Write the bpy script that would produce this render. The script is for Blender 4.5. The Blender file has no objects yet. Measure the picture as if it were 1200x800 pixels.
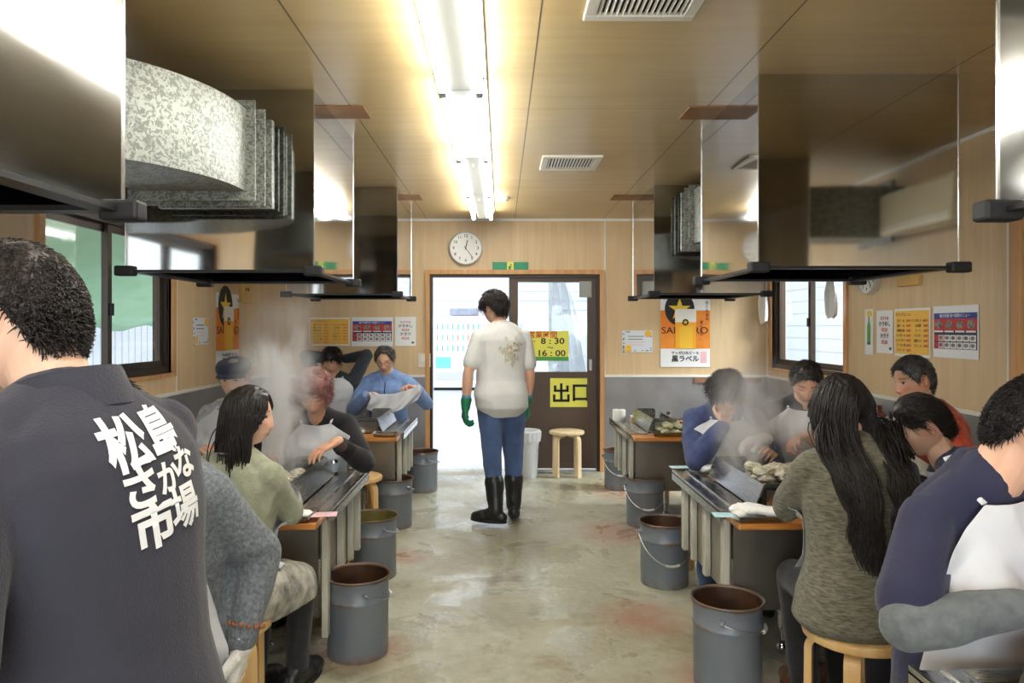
import bpy, bmesh, math, random
import numpy as np
from mathutils import Vector, Matrix, Euler

random.seed(7)
RNG = np.random.default_rng(11)
SC = bpy.context.scene
COL = SC.collection
PI = math.pi

# ------------------------------------------------------------------ camera
F = 850.0            # focal length in pixels of the 1200-wide picture
CX, CY, CH = 587.0, 384.0, 1.5
cam_data = bpy.data.cameras.new('camera')
cam_data.sensor_fit = 'HORIZONTAL'
cam_data.sensor_width = 36.0
cam_data.lens = 36.0 * F / 1200.0
cam_data.shift_x = (600.0 - CX) / 1200.0
cam_data.shift_y = (CY - 400.0) / 1200.0
cam_data.clip_start = 0.05
cam = bpy.data.objects.new('camera', cam_data)
COL.objects.link(cam)
cam.location = (0, 0, CH)
cam.rotation_euler = (PI / 2, 0, 0)
SC.camera = cam

# ------------------------------------------------------------------ exposure, sky
SC.view_settings.view_transform = 'Standard'
SC.view_settings.look = 'None'
SC.view_settings.exposure = 2.0
SC.view_settings.gamma = 1.0
SC.view_settings.use_curve_mapping = False
SC.cycles.use_denoising = True
SC.cycles.max_bounces = 8
SC.cycles.diffuse_bounces = 4
SC.cycles.glossy_bounces = 4
SC.cycles.transmission_bounces = 6
SC.cycles.transparent_max_bounces = 12
SC.cycles.volume_bounces = 3
SC.cycles.volume_step_rate = 1.5
SC.cycles.volume_max_steps = 128
SC.cycles.caustics_reflective = False
SC.cycles.caustics_refractive = False
SC.cycles.sample_clamp_indirect = 6.0

SKY_STRENGTH = 0.64
TUBE_STRENGTH = 12.0
FRONT_WATTS = 35.0
SIDE_WATTS = 250.0
DOOR_WATTS = 16.0
world = bpy.data.worlds.new('sky')
SC.world = world
world.use_nodes = True
wn = world.node_tree.nodes
bg = wn.get('Background') or wn.new('ShaderNodeBackground')
bg.inputs[0].default_value = (0.86, 0.93, 1.0, 1)
bg.inputs[1].default_value = SKY_STRENGTH

# area lamps added as unseen fill, the first from behind the camera
def fill_lamp(loc, aim, sx, sy, watts):
    al = bpy.data.lights.new('fill_lamp', 'AREA')
    al.shape = 'RECTANGLE'; al.size = sx; al.size_y = sy; al.energy = watts; al.color = (0.95, 0.975, 1.0)
    o = bpy.data.objects.new('fill_lamp', al); COL.objects.link(o)
    o.location = loc
    o.rotation_euler = (Vector(aim) - Vector(loc)).to_track_quat('-Z', 'Y').to_euler()
fill_lamp((0.14, -2.9, 1.3), (0.14, 3.0, 1.2), 4.2, 2.2, FRONT_WATTS)
# more added fill lamps, hung out of view above side windows and doorway
fill_lamp((4.6, 6.7, 3.6), (1.6, 6.2, 0.9), 2.6, 2.0, SIDE_WATTS)
fill_lamp((-4.2, 1.35, 3.4), (-1.0, 1.6, 0.9), 2.4, 2.0, SIDE_WATTS * 0.1)
fill_lamp((-0.3, 10.2, 3.6), (0.0, 6.0, 0.0), 3.0, 1.6, DOOR_WATTS)

# ------------------------------------------------------------------ small helpers
def px(u, v, d):
    """photo pixel + depth -> point in the room"""
    return Vector(((u - CX) / F * d, d, CH - (v - CY) / F * d))
def pxX(u, X):
    return F * X / (u - CX)
def lin(c):
    return tuple(((v / 255.0) / 12.92 if v / 255.0 <= 0.04045 else (((v / 255.0) + 0.055) / 1.055) ** 2.4) for v in c)

MATS = {}
def mat(name, rgb, rough=0.6, metal=0.0, noise=0.0, nscale=8.0, rgb2=None, bump=0.0, bscale=60.0, spec=0.5, coat=0.0,
        alpha=1.0, emit=0.0, trans=0.0, stretch=(1, 1, 1), rvar=0.0, sheen=0.0, sub=0.0):
    if name in MATS:
        return MATS[name]
    m = bpy.data.materials.new(name)
    m.use_nodes = True
    nt = m.node_tree
    b = nt.nodes['Principled BSDF']
    base = lin(rgb)
    b.inputs['Base Color'].default_value = (*base, 1)
    b.inputs['Roughness'].default_value = rough
    b.inputs['Metallic'].default_value = metal
    b.inputs['Specular IOR Level'].default_value = spec
    b.inputs['Coat Weight'].default_value = coat
    b.inputs['Alpha'].default_value = alpha
    b.inputs['Transmission Weight'].default_value = trans
    b.inputs['Sheen Weight'].default_value = sheen
    if sub:
        b.inputs['Subsurface Weight'].default_value = sub
        b.inputs['Subsurface Radius'].default_value = (1.0, 0.35, 0.2)
        b.inputs['Subsurface Scale'].default_value = 0.006
    if emit:
        b.inputs['Emission Color'].default_value = (*base, 1)
        b.inputs['Emission Strength'].default_value = emit
    tc = nt.nodes.new('ShaderNodeTexCoord')
    mp = nt.nodes.new('ShaderNodeMapping')
    mp.inputs['Scale'].default_value = stretch
    nt.links.new(tc.outputs['Object'], mp.inputs['Vector'])
    if noise or rgb2 or rvar:
        n = nt.nodes.new('ShaderNodeTexNoise')
        n.inputs['Scale'].default_value = nscale
        n.inputs['Detail'].default_value = 6
        nt.links.new(mp.outputs[0], n.inputs['Vector'])
        if rgb2 or noise:
            r = nt.nodes.new('ShaderNodeValToRGB')
            r.color_ramp.elements[0].position = 0.32
            r.color_ramp.elements[1].position = 0.68
            c2 = lin(rgb2) if rgb2 else tuple(min(1, v * (1 + noise)) for v in base)
            c1 = base if rgb2 else tuple(v * (1 - noise) for v in base)
            r.color_ramp.elements[0].color = (*c1, 1)
            r.color_ramp.elements[1].color = (*c2, 1)
            nt.links.new(n.outputs['Fac'], r.inputs[0])
            nt.links.new(r.outputs[0], b.inputs['Base Color'])
        if rvar:
            mr = nt.nodes.new('ShaderNodeMapRange')
            mr.inputs[3].default_value = max(0.02, rough - rvar)
            mr.inputs[4].default_value = min(1, rough + rvar)
            nt.links.new(n.outputs['Fac'], mr.inputs[0])
            nt.links.new(mr.outputs[0], b.inputs['Roughness'])
    if bump:
        n2 = nt.nodes.new('ShaderNodeTexNoise')
        n2.inputs['Scale'].default_value = bscale
        n2.inputs['Detail'].default_value = 4
        nt.links.new(mp.outputs[0], n2.inputs['Vector'])
        bp = nt.nodes.new('ShaderNodeBump')
        bp.inputs['Strength'].default_value = bump
        bp.inputs['Distance'].default_value = 0.01
        nt.links.new(n2.outputs['Fac'], bp.inputs['Height'])
        nt.links.new(bp.outputs[0], b.inputs['Normal'])
    MATS[name] = m
    return m

def tag(o, label=None, cat=None, group=None, kind=None):
    if label: o['label'] = label
    if cat: o['category'] = cat
    if group: o['group'] = group
    if kind: o['kind'] = kind
    return o

def empty(name, loc, rz=0.0, label=None, cat=None, group=None):
    o = bpy.data.objects.new(name, None)
    COL.objects.link(o)
    o.location = loc
    o.rotation_euler = (0, 0, rz)
    o.empty_display_size = 0.05
    return tag(o, label, cat, group)

class MB:
    """collects shapes for ONE mesh object"""
    def __init__(self):
        self.v, self.f, self.mi, self.sm = [], [], [], []
        self.cur, self.smooth = 0, False
    def add(self, vs, fs):
        o = len(self.v)
        self.v.extend([tuple(p) for p in vs])
        for f in fs:
            self.f.append(tuple(i + o for i in f))
            self.mi.append(self.cur)
            self.sm.append(self.smooth)
        return self
    def box(self, x0, y0, z0, x1, y1, z1, M=None):
        vs = [Vector(p) for p in ((x0, y0, z0), (x1, y0, z0), (x1, y1, z0), (x0, y1, z0), (x0, y0, z1), (x1, y0, z1), (x1, y1, z1), (x0, y1, z1))]
        if M is not None: vs = [M @ p for p in vs]
        return self.add(vs, [(0, 3, 2, 1), (4, 5, 6, 7), (0, 1, 5, 4), (1, 2, 6, 5), (2, 3, 7, 6), (3, 0, 4, 7)])
    def bbox(self, x0, y0, z0, x1, y1, z1, r=0.004, M=None):
        """box with bevelled edges"""
        bm = bmesh.new()
        bmesh.ops.create_cube(bm, size=1)
        for v in bm.verts:
            v.co = Vector(((x0 + x1) / 2 + v.co.x * (x1 - x0), (y0 + y1) / 2 + v.co.y * (y1 - y0), (z0 + z1) / 2 + v.co.z * (z1 - z0)))
        bmesh.ops.bevel(bm, geom=bm.edges[:], offset=min(r, 0.45 * min(x1 - x0, y1 - y0, z1 - z0)), segments=2, affect='EDGES', profile=0.5)
        return self.bm(bm, M)
    def bm(self, bm, M=None):
        bm.verts.index_update()
        vs = [(M @ v.co) if M is not None else v.co.copy() for v in bm.verts]
        fs = [tuple(v.index for v in f.verts) for f in bm.faces]
        bm.free()
        return self.add(vs, fs)
    def ring_loft(self, rings, closed=True, cap=True):
        n = len(rings[0])
        vs = [p for r in rings for p in r]
        fs = []
        for i in range(len(rings) - 1):
            for j in range(n if closed else n - 1):
                a, b = i * n + j, i * n + (j + 1) % n
                fs.append((a, b, b + n, a + n))
        if cap and closed:
            fs.append(tuple(range(n - 1, -1, -1)))
            fs.append(tuple(range((len(rings) - 1) * n, len(rings) * n)))
        return self.add(vs, fs)
    def tube(self, pts, r, n=8, cap=True, flat=1.0, up=None):
        pts = [Vector(p) for p in pts]
        rr = r if isinstance(r, (list, tuple)) else [r] * len(pts)
        rings = []
        prev = None
        for i, p in enumerate(pts):
            a = pts[max(0, i - 1)]; b = pts[min(len(pts) - 1, i + 1)]
            t = (b - a).normalized()
            if prev is None:
                ref = Vector(up) if up else (Vector((0, 0, 1)) if abs(t.z) < 0.9 else Vector((1, 0, 0)))
                s = t.cross(ref).normalized()
            else:
                s = (prev - t * prev.dot(t)).normalized()
            prev = s
            w = s.cross(t)
            rings.append([p + s * math.cos(k * 2 * PI / n) * rr[i] + w * math.sin(k * 2 * PI / n) * rr[i] * flat for k in range(n)])
        return self.ring_loft(rings, True, cap)
    def lathe(self, prof, n=32, c=(0, 0, 0), cap=False):
        rings = [[Vector((c[0] + r * math.cos(2 * PI * k / n), c[1] + r * math.sin(2 * PI * k / n), c[2] + z)) for k in range(n)] for r, z in prof]
        return self.ring_loft(rings, True, cap)
    def cyl(self, c, r, h, n=24, axis='z', r2=None):
        r2 = r if r2 is None else r2
        rings = []
        for q, rr in ((0, r), (h, r2)):
            ring = []
            for k in range(n):
                a, b = rr * math.cos(2 * PI * k / n), rr * math.sin(2 * PI * k / n)
                p = {'z': (a, b, q), 'y': (b, q, a), 'x': (q, a, b)}[axis]
                ring.append(Vector(c) + Vector(p))
            rings.append(ring)
        return self.ring_loft(rings)
    def ball(self, c, rx, ry=None, rz=None, n=16, m=10, M=None):
        ry = rx if ry is None else ry; rz = rx if rz is None else rz
        rings = []
        for i in range(1, m):
            th = PI * i / m
            rings.append([Vector(c) + Vector((rx * math.sin(th) * math.cos(2 * PI * k / n), ry * math.sin(th) * math.sin(2 * PI * k / n), -rz * math.cos(th))) for k in range(n)])
        if M is not None: rings = [[M @ p for p in r] for r in rings]
        return self.ring_loft(rings)
    def grid(self, P, thick=0.0):
        """P: rows of points -> open sheet"""
        r, c = len(P), len(P[0])
        return self.add([p for row in P for p in row], [(i * c + j, i * c + j + 1, (i + 1) * c + j + 1, (i + 1) * c + j) for i in range(r - 1) for j in range(c - 1)])
    def poly(self, pts, y0, y1):
        """outline in local x,z extruded along y (front face at y0)"""
        n = len(pts)
        vs = [(x, y0, z) for x, z in pts] + [(x, y1, z) for x, z in pts]
        fs = [tuple(range(n)), tuple(range(2 * n - 1, n - 1, -1))] + [(i, i + n, (i + 1) % n + n, (i + 1) % n) for i in range(n)]
        return self.add(vs, fs)
    def build(self, name, mats, parent=None, loc=None, rz=0.0, smooth=None, autos=True):
        me = bpy.data.meshes.new(name)
        me.from_pydata(self.v, [], self.f)
        ms = mats if isinstance(mats, (list, tuple)) else ([mats] if mats else [])
        for m in ms: me.materials.append(m)
        me.polygons.foreach_set('material_index', self.mi)
        sm = self.sm if smooth is None else [smooth] * len(self.f)
        me.polygons.foreach_set('use_smooth', sm)
        bm = bmesh.new(); bm.from_mesh(me)
        bmesh.ops.recalc_face_normals(bm, faces=bm.faces[:])
        bm.to_mesh(me); bm.free()
        if autos and any(sm):
            try: me.set_sharp_from_angle(angle=math.radians(38))
            except Exception: pass
        me.update()
        o = bpy.data.objects.new(name, me)
        COL.objects.link(o)
        if parent is not None: o.parent = parent
        if loc is not None: o.location = loc
        if rz: o.rotation_euler = (0, 0, rz)
        return o

def struct(o, label=None):
    o['kind'] = 'structure'
    if label: o['label'] = label
    return o

def copy_tree(o, parent=None):
    c = o.copy()
    COL.objects.link(c)
    if parent is not None: c.parent = parent
    for ch in list(o.children):
        copy_tree(ch, c)
    return c

def mesh_of(o):
    """bake an object's modifiers into a fresh mesh"""
    dg = bpy.context.evaluated_depsgraph_get()
    return bpy.data.meshes.new_from_object(o.evaluated_get(dg))

def text_mesh(body, size, bold=0.0, align='CENTER', extrude=0.0006, sx=1.0, spacing=1.0, res=3):
    cu = bpy.data.curves.new('txt', 'FONT')
    cu.body = body; cu.size = size; cu.align_x = align; cu.align_y = 'CENTER'
    cu.offset = bold * size; cu.extrude = extrude; cu.resolution_u = res
    cu.space_character = spacing
    o = bpy.data.objects.new('txt', cu)
    COL.objects.link(o)
    me = mesh_of(o)
    bpy.data.objects.remove(o); bpy.data.curves.remove(cu)
    if sx != 1.0:
        for v in me.vertices: v.co.x *= sx
    return me
def lettering(body, size, m, x, z, y, parent, name='lettering', **kw):
    """text standing in the local xz plane, read from -y"""
    me = text_mesh(body, size, **kw)
    me.name = name
    me.transform(Matrix.Translation((x, y, z)) @ Matrix.Rotation(PI / 2, 4, 'X'))
    me.materials.clear(); me.materials.append(m)
    o = bpy.data.objects.new(name, me)
    COL.objects.link(o); o.parent = parent
    return o
# ================================================================== ROOM
XL, XR, YB, YF, ZC = -2.51, 2.79, 7.59, -2.2, 2.64
WT = 0.14

def wood_panel_mat(name, c1, c2, c3, axis='z', rough=0.45, coat=0.15, seams=None):
    m = bpy.data.materials.new(name); m.use_nodes = True
    nt = m.node_tree; N = nt.nodes; L = nt.links
    b = N['Principled BSDF']
    tc = N.new('ShaderNodeTexCoord'); mp = N.new('ShaderNodeMapping')
    mp.inputs['Scale'].default_value = {'z': (7, 7, 0.35), 'y': (5, 0.5, 5), 'x': (0.4, 5, 5)}[axis]
    L.new(tc.outputs['Object'], mp.inputs[0])
    n = N.new('ShaderNodeTexNoise'); n.inputs['Scale'].default_value = 3.0; n.inputs['Detail'].default_value = 7; n.inputs['Roughness'].default_value = 0.6
    L.new(mp.outputs[0], n.inputs['Vector'])
    r = N.new('ShaderNodeValToRGB')
    r.color_ramp.elements[0].position = 0.3; r.color_ramp.elements[0].color = (*lin(c1), 1)
    r.color_ramp.elements[1].position = 0.72; r.color_ramp.elements[1].color = (*lin(c2), 1)
    L.new(n.outputs['Fac'], r.inputs[0])
    n2 = N.new('ShaderNodeTexNoise'); n2.inputs['Scale'].default_value = 0.9; n2.inputs['Detail'].default_value = 3
    L.new(tc.outputs['Object'], n2.inputs['Vector'])
    mx = N.new('ShaderNodeMixRGB'); mx.inputs[2].default_value = (*lin(c3), 1)
    r2 = N.new('ShaderNodeMapRange'); r2.inputs[1].default_value = 0.42; r2.inputs[2].default_value = 0.75; r2.inputs[3].default_value = 0.0; r2.inputs[4].default_value = 0.75
    L.new(n2.outputs['Fac'], r2.inputs[0]); L.new(r2.outputs[0], mx.inputs[0]); L.new(r.outputs[0], mx.inputs[1])
    out = mx.outputs[0]
    if seams:
        sp = N.new('ShaderNodeSeparateXYZ'); L.new(tc.outputs['Object'], sp.inputs[0])
        for comp, off, pitch, w, dark in seams:
            a = N.new('ShaderNodeMath'); a.operation = 'SUBTRACT'; a.inputs[1].default_value = off
            L.new(sp.outputs[comp], a.inputs[0])
            p = N.new('ShaderNodeMath'); p.operation = 'PINGPONG'; p.inputs[1].default_value = pitch / 2
            L.new(a.outputs[0], p.inputs[0])
            q = N.new('ShaderNodeMath'); q.operation = 'LESS_THAN'; q.inputs[1].default_value = w
            L.new(p.outputs[0], q.inputs[0])
            m2 = N.new('ShaderNodeMixRGB'); m2.inputs[2].default_value = (*lin(dark), 1)
            L.new(q.outputs[0], m2.inputs[0]); L.new(out, m2.inputs[1]); out = m2.outputs[0]
    L.new(out, b.inputs['Base Color'])
    b.inputs['Roughness'].default_value = rough
    b.inputs['Coat Weight'].default_value = coat; b.inputs['Coat Roughness'].default_value = 0.25
    return m

def steel_mat(name, c1=(196, 197, 198), c2=(170, 170, 168), rough=0.16, wav=0.05, wscale=2.2, brush=0.12, stretch=(1, 1, 40), metal=1.0):
    m = bpy.data.materials.new(name); m.use_nodes = True
    nt = m.node_tree; N = nt.nodes; L = nt.links
    b = N['Principled BSDF']; b.inputs['Metallic'].default_value = metal
    tc = N.new('ShaderNodeTexCoord'); mp = N.new('ShaderNodeMapping'); mp.inputs['Scale'].default_value = stretch
    L.new(tc.outputs['Object'], mp.inputs[0])
    n = N.new('ShaderNodeTexNoise'); n.inputs['Scale'].default_value = 6; n.inputs['Detail'].default_value = 5
    L.new(mp.outputs[0], n.inputs['Vector'])
    n2 = N.new('ShaderNodeTexNoise'); n2.inputs['Scale'].default_value = 1.6; n2.inputs['Detail'].default_value = 4
    L.new(tc.outputs['Object'], n2.inputs['Vector'])
    r = N.new('ShaderNodeValToRGB')
    r.color_ramp.elements[0].position = 0.35; r.color_ramp.elements[0].color = (*lin(c2), 1)
    r.color_ramp.elements[1].position = 0.65; r.color_ramp.elements[1].color = (*lin(c1), 1)
    L.new(n2.outputs['Fac'], r.inputs[0]); L.new(r.outputs[0], b.inputs['Base Color'])
    mr = N.new('ShaderNodeMapRange'); mr.inputs[3].default_value = max(0.03, rough - brush * 0.5); mr.inputs[4].default_value = rough + brush
    L.new(n.outputs['Fac'], mr.inputs[0]); L.new(mr.outputs[0], b.inputs['Roughness'])
    n3 = N.new('ShaderNodeTexNoise'); n3.inputs['Scale'].default_value = wscale; n3.inputs['Detail'].default_value = 1
    L.new(tc.outputs['Object'], n3.inputs['Vector'])
    bp = N.new('ShaderNodeBump'); bp.inputs['Strength'].default_value = wav * 4; bp.inputs['Distance'].default_value = 0.05
    L.new(n3.outputs['Fac'], bp.inputs['Height']); L.new(bp.outputs[0], b.inputs['Normal'])
    return m

M_wall = wood_panel_mat('beige wood grain wall panel', (208, 178, 136), (224, 197, 156), (216, 187, 145), 'z', 0.5, 0.1)
M_ceil = wood_panel_mat('varnished plywood ceiling', (194, 166, 115), (209, 183, 132), (183, 151, 99), 'x', 0.34, 0.35,
                        seams=[(0, 0.145, 0.92, 0.0035, (96, 72, 44)), (1, 3.78, 1.82, 0.0015, (150, 118, 76))])
M_trimwood = mat('light wood trim', (216, 165, 108), 0.45, rgb2=(196, 142, 86), nscale=3, stretch=(8, 8, 0.6))
M_white = mat('white painted trim', (236, 234, 226), 0.45)
M_steel = steel_mat('polished stainless hood steel', (212, 213, 214), (196, 196, 193), 0.045, 0.016, 1.6, 0.035)
M_satin = steel_mat('satin stainless hood steel', (178, 178, 176), (160, 160, 157), 0.085, 0.012, 1.6, 0.05)
M_satin.node_tree.nodes['Principled BSDF'].inputs['Coat Weight'].default_value = 0.0
M_satin.node_tree.nodes['Principled BSDF'].inputs['Coat Roughness'].default_value = 0.05
M_wains = steel_mat('brushed stainless wall sheet', (176, 176, 178), (140, 136, 134), 0.36, 0.02, 3.0, 0.15, (30, 30, 0.5), 0.6)
M_tsteel = steel_mat('worn stainless table steel', (190, 190, 188), (160, 157, 150), 0.24, 0.001, 5.0, 0.08, (50, 1.5, 50))
M_pane = steel_mat('dull stainless panel', (172, 165, 154), (142, 133, 120), 0.3, 0.01, 2.5, 0.08, (3, 3, 2), 0.8)
M_black = mat('black rubber', (14, 13, 13), 0.6)
M_bronze = mat('dark bronze aluminium frame', (62, 50, 40), 0.4, 0.4, noise=0.1)
M_doorbrown = mat('dark brown painted door', (84, 66, 52), 0.45, noise=0.06, nscale=3)

def floor_mat():
    m = bpy.data.materials.new('wet stained concrete floor'); m.use_nodes = True
    nt = m.node_tree; N = nt.nodes; L = nt.links
    b = N['Principled BSDF']
    tc = N.new('ShaderNodeTexCoord')
    def nz(s, d=6, rough=0.55, dist=0.0):
        n = N.new('ShaderNodeTexNoise'); n.inputs['Scale'].default_value = s; n.inputs['Detail'].default_value = d
        n.inputs['Roughness'].default_value = rough; n.inputs['Distortion'].default_value = dist
        L.new(tc.outputs['Object'], n.inputs['Vector']); return n
    def ramp(src, stops):
        r = N.new('ShaderNodeValToRGB'); e = r.color_ramp.elements
        e[0].position, e[0].color = stops[0][0], (*lin(stops[0][1]), 1)
        e[1].position, e[1].color = stops[-1][0], (*lin(stops[-1][1]), 1)
        for p, c in stops[1:-1]:
            k = e.new(p); k.color = (*lin(c), 1)
        L.new(src, r.inputs[0]); return r
    a = nz(1.1, 8, 0.6, 0.4)
    base = ramp(a.outputs['Fac'], [(0.28, (140, 132, 102)), (0.45, (164, 160, 138)), (0.6, (180, 179, 162)), (0.75, (150, 140, 108))])
    f = nz(14, 8, 0.7)
    m1 = N.new('ShaderNodeMixRGB'); m1.blend_type = 'MULTIPLY'; m1.inputs[0].default_value = 0.5
    fr = ramp(f.outputs['Fac'], [(0.3, (190, 184, 172)), (0.62, (255, 255, 255))])
    L.new(base.outputs[0], m1.inputs[1]); L.new(fr.outputs[0], m1.inputs[2])
    # dark damp spots
    g = nz(3.6, 5, 0.6, 0.6)
    gm = N.new('ShaderNodeMapRange'); gm.inputs[1].default_value = 0.57; gm.inputs[2].default_value = 0.68; gm.inputs[4].default_value = 0.6
    L.new(g.outputs['Fac'], gm.inputs[0])
    m2 = N.new('ShaderNodeMixRGB'); m2.inputs[2].default_value = (*lin((112, 94, 62)), 1)
    L.new(gm.outputs[0], m2.inputs[0]); L.new(m1.outputs[0], m2.inputs[1])
    # rust rings where pails have stood
    out = m2.outputs[0]
    for (rx, ry, rr) in RUST:
        vm = N.new('ShaderNodeVectorMath'); vm.operation = 'DISTANCE'; vm.inputs[1].default_value = (rx, ry, 0)
        L.new(tc.outputs['Object'], vm.inputs[0])
        mr = N.new('ShaderNodeMapRange'); mr.inputs[1].default_value = rr; mr.inputs[2].default_value = rr * 0.45; mr.inputs[3].default_value = 0; mr.inputs[4].default_value = 1
        L.new(vm.outputs['Value'], mr.inputs[0])
        mu = N.new('ShaderNodeMath'); mu.operation = 'MULTIPLY'
        L.new(mr.outputs[0], mu.inputs[0]); L.new(nz(6, 6).outputs['Fac'], mu.inputs[1])
        mm = N.new('ShaderNodeMixRGB'); mm.inputs[2].default_value = (*lin((146, 84, 52)), 1)
        L.new(mu.outputs[0], mm.inputs[0]); L.new(out, mm.inputs[1]); out = mm.outputs[0]
    L.new(out, b.inputs['Base Color'])
    w = nz(1.7, 5, 0.6, 0.8)
    wr = N.new('ShaderNodeMapRange'); wr.inputs[1].default_value = 0.46; wr.inputs[2].default_value = 0.58; wr.inputs[3].default_value = 0.55; wr.inputs[4].default_value = 0.2
    L.new(w.outputs['Fac'], wr.inputs[0]); L.new(wr.outputs[0], b.inputs['Roughness'])
    bp = N.new('ShaderNodeBump'); bp.inputs['Strength'].default_value = 0.12; bp.inputs['Distance'].default_value = 0.02
    L.new(nz(26, 6).outputs['Fac'], bp.inputs['Height']); L.new(bp.outputs[0], b.inputs['Normal'])
    return m
RUST = [(0.75, 3.75, 0.3), (1.2, 6.6, 0.45), (-0.62, 4.75, 0.2), (-0.66, 3.4, 0.26), (0.95, 3.1, 0.28), (0.9, 5.3, 0.4)]
M_floor = floor_mat()

struct(MB().box(XL - WT, YF - WT, -0.12, XR + WT, YB + WT, 0).build('floor', M_floor), 'wet beige concrete floor with brown stains')
struct(MB().box(XL - WT, YF - WT, ZC, XR + WT, YB + WT, ZC + 0.1).build('ceiling', M_ceil), 'varnished plywood board ceiling')

# back wall with the doorway
DX0, DX1, DZ = -0.745, 1.035, 2.06
b = MB()
b.box(XL - WT, YB, 0, DX0, YB + WT, ZC); b.box(DX1, YB, 0, XR + WT, YB + WT, ZC); b.box(DX0, YB, DZ, DX1, YB + WT, ZC)
struct(b.build('wall_back', M_wall), 'beige wood grain wall around the doorway')
FW = (XL + .5, XR - .5, .12, 2.1)      # unseen glazed opening added behind the camera to let light in
b = MB(); b.box(XL - WT, YF - WT, 0, FW[0], YF, ZC); b.box(FW[1], YF - WT, 0, XR + WT, YF, ZC); b.box(FW[0], YF - WT, 0, FW[1], YF, FW[2]); b.box(FW[0], YF - WT, FW[3], FW[1], YF, ZC)
struct(b.build('wall_front', M_wall))

def side_wall(name, x0, x1, wins):
    b = MB()
    y = YF
    for (a, c, z0, z1) in sorted(wins):
        b.box(x0, y, 0, x1, a, ZC); b.box(x0, a, 0, x1, c, z0); b.box(x0, a, z1, x1, c, ZC); y = c
    b.box(x0, y, 0, x1, YB, ZC)
    return struct(b.build(name, M_wall))
WL = [(0.6, 2.1, 1.16, 2.22), (3.97, 5.52, 1.16, 2.22)]
WR = [(5.88, 7.46, 1.09, 2.12)]
side_wall('wall_left', XL - WT, XL, WL)
side_wall('wall_right', XR, XR + WT, WR)

M_glass = bpy.data.materials.new('clear window glass'); M_glass.use_nodes = True
_nt = M_glass.node_tree; _nt.nodes.clear()
_o = _nt.nodes.new('ShaderNodeOutputMaterial'); _t = _nt.nodes.new('ShaderNodeBsdfTransparent'); _g = _nt.nodes.new('ShaderNodeBsdfGlossy')
_g.inputs['Roughness'].default_value = 0.02; _t.inputs[0].default_value = (0.96, 0.98, 0.98, 1)
_f = _nt.nodes.new('ShaderNodeFresnel'); _f.inputs[0].default_value = 1.45
_x = _nt.nodes.new('ShaderNodeMixShader')
_ge = _nt.nodes.new('ShaderNodeNewGeometry'); _m = _nt.nodes.new('ShaderNodeMath'); _m.operation = 'SUBTRACT'; _m.inputs[0].default_value = 1.0
_m2 = _nt.nodes.new('ShaderNodeMath'); _m2.operation = 'MULTIPLY'
_nt.links.new(_ge.outputs['Backfacing'], _m.inputs[1]); _nt.links.new(_f.outputs[0], _m2.inputs[0]); _nt.links.new(_m.outputs[0], _m2.inputs[1])
_nt.links.new(_m2.outputs[0], _x.inputs[0]); _nt.links.new(_t.outputs[0], _x.inputs[1]); _nt.links.new(_g.outputs[0], _x.inputs[2]); _nt.links.new(_x.outputs[0], _o.inputs[0])

def side_window(idx, xin, sgn, y0, y1, z0, z1, label):
    """sliding two-sash window in a side wall; sgn = outward direction"""
    xo = xin + sgn * 0.05
    def bx(mb, a, c, xa, xb, za, zb): mb.box(min(xa, xb), a, za, max(xa, xb), c, zb)
    fr = MB()
    w = 0.045
    for (a, c, za, zb) in ((y0, y1, z0, z0 + w), (y0, y1, z1 - w, z1), (y0, y0 + w, z0 + w, z1 - w), (y1 - w, y1, z0 + w, z1 - w)):
        bx(fr, a, c, xin + sgn * 0.02, xin + sgn * 0.12, za, zb)
    root = struct(fr.build('window_%d' % idx, M_bronze), label)
    ym = (y0 + y1) / 2
    for k, (a, c, off) in enumerate(((y0 + w, ym + 0.035, 0.085), (ym - 0.035, y1 - w, 0.055))):
        s = MB(); q = 0.05
        for (p, r, za, zb) in ((a, c, z0 + w, z0 + w + q), (a, c, z1 - w - q, z1 - w), (a, a + q, z0 + w + q, z1 - w - q), (c - q, c, z0 + w + q, z1 - w - q)):
            bx(s, p, r, xin + sgn * (off - 0.012), xin + sgn * (off + 0.012), za, zb)
        so = s.build('sash', M_bronze, root)
        g = MB(); bx(g, a + q, c - q, xin + sgn * (off - 0.002), xin + sgn * (off + 0.002), z0 + w + q, z1 - w - q)
        g.build('pane', M_glass, so)
    lk = MB(); bx(lk, ym - 0.02, ym + 0.02, xin + sgn * 0.03, xin + sgn * 0.043, z0 + 0.42, z0 + 0.5); lk.build('crescent_lock', M_black, root)
    c = MB(); q = 0.055
    for (a, d, za, zb) in ((y0 - q, y1 + q, z0 - 0.03, z0), (y0 - q, y1 + q, z1, z1 + q), (y0 - q, y0, z0, z1), (y1, y1 + q, z0, z1)):
        bx(c, a, d, xin - sgn * 0.018, xin + sgn * 0.019, za, zb)
    c.build('casing', M_trimwood, root)
    return root
b = MB()
for k in range(5):
    xx = FW[0] + (FW[1] - FW[0] - .06) * k / 4
    b.box(xx, YF - .09, FW[2], xx + .06, YF - .04, FW[3])
b.box(FW[0], YF - .09, FW[2], FW[1], YF - .04, FW[2] + .06); b.box(FW[0], YF - .09, FW[3] - .06, FW[1], YF - .04, FW[3])
wf = struct(b.build('window_4', M_bronze), 'unseen glazed front added behind the camera to let in light')
MB().box(FW[0], YF - .068, FW[2], FW[1], YF - .062, FW[3]).build('pane', M_glass, wf)
side_window(1, XL, -1, *WL[1], 'dark framed sliding window looking out on the green awning')
side_window(2, XL, -1, *WL[0], 'dark framed sliding window beside the near left hood')
side_window(3, XR, 1, *WR[0], 'dark framed sliding window in the right wall near the far corner')

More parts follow.
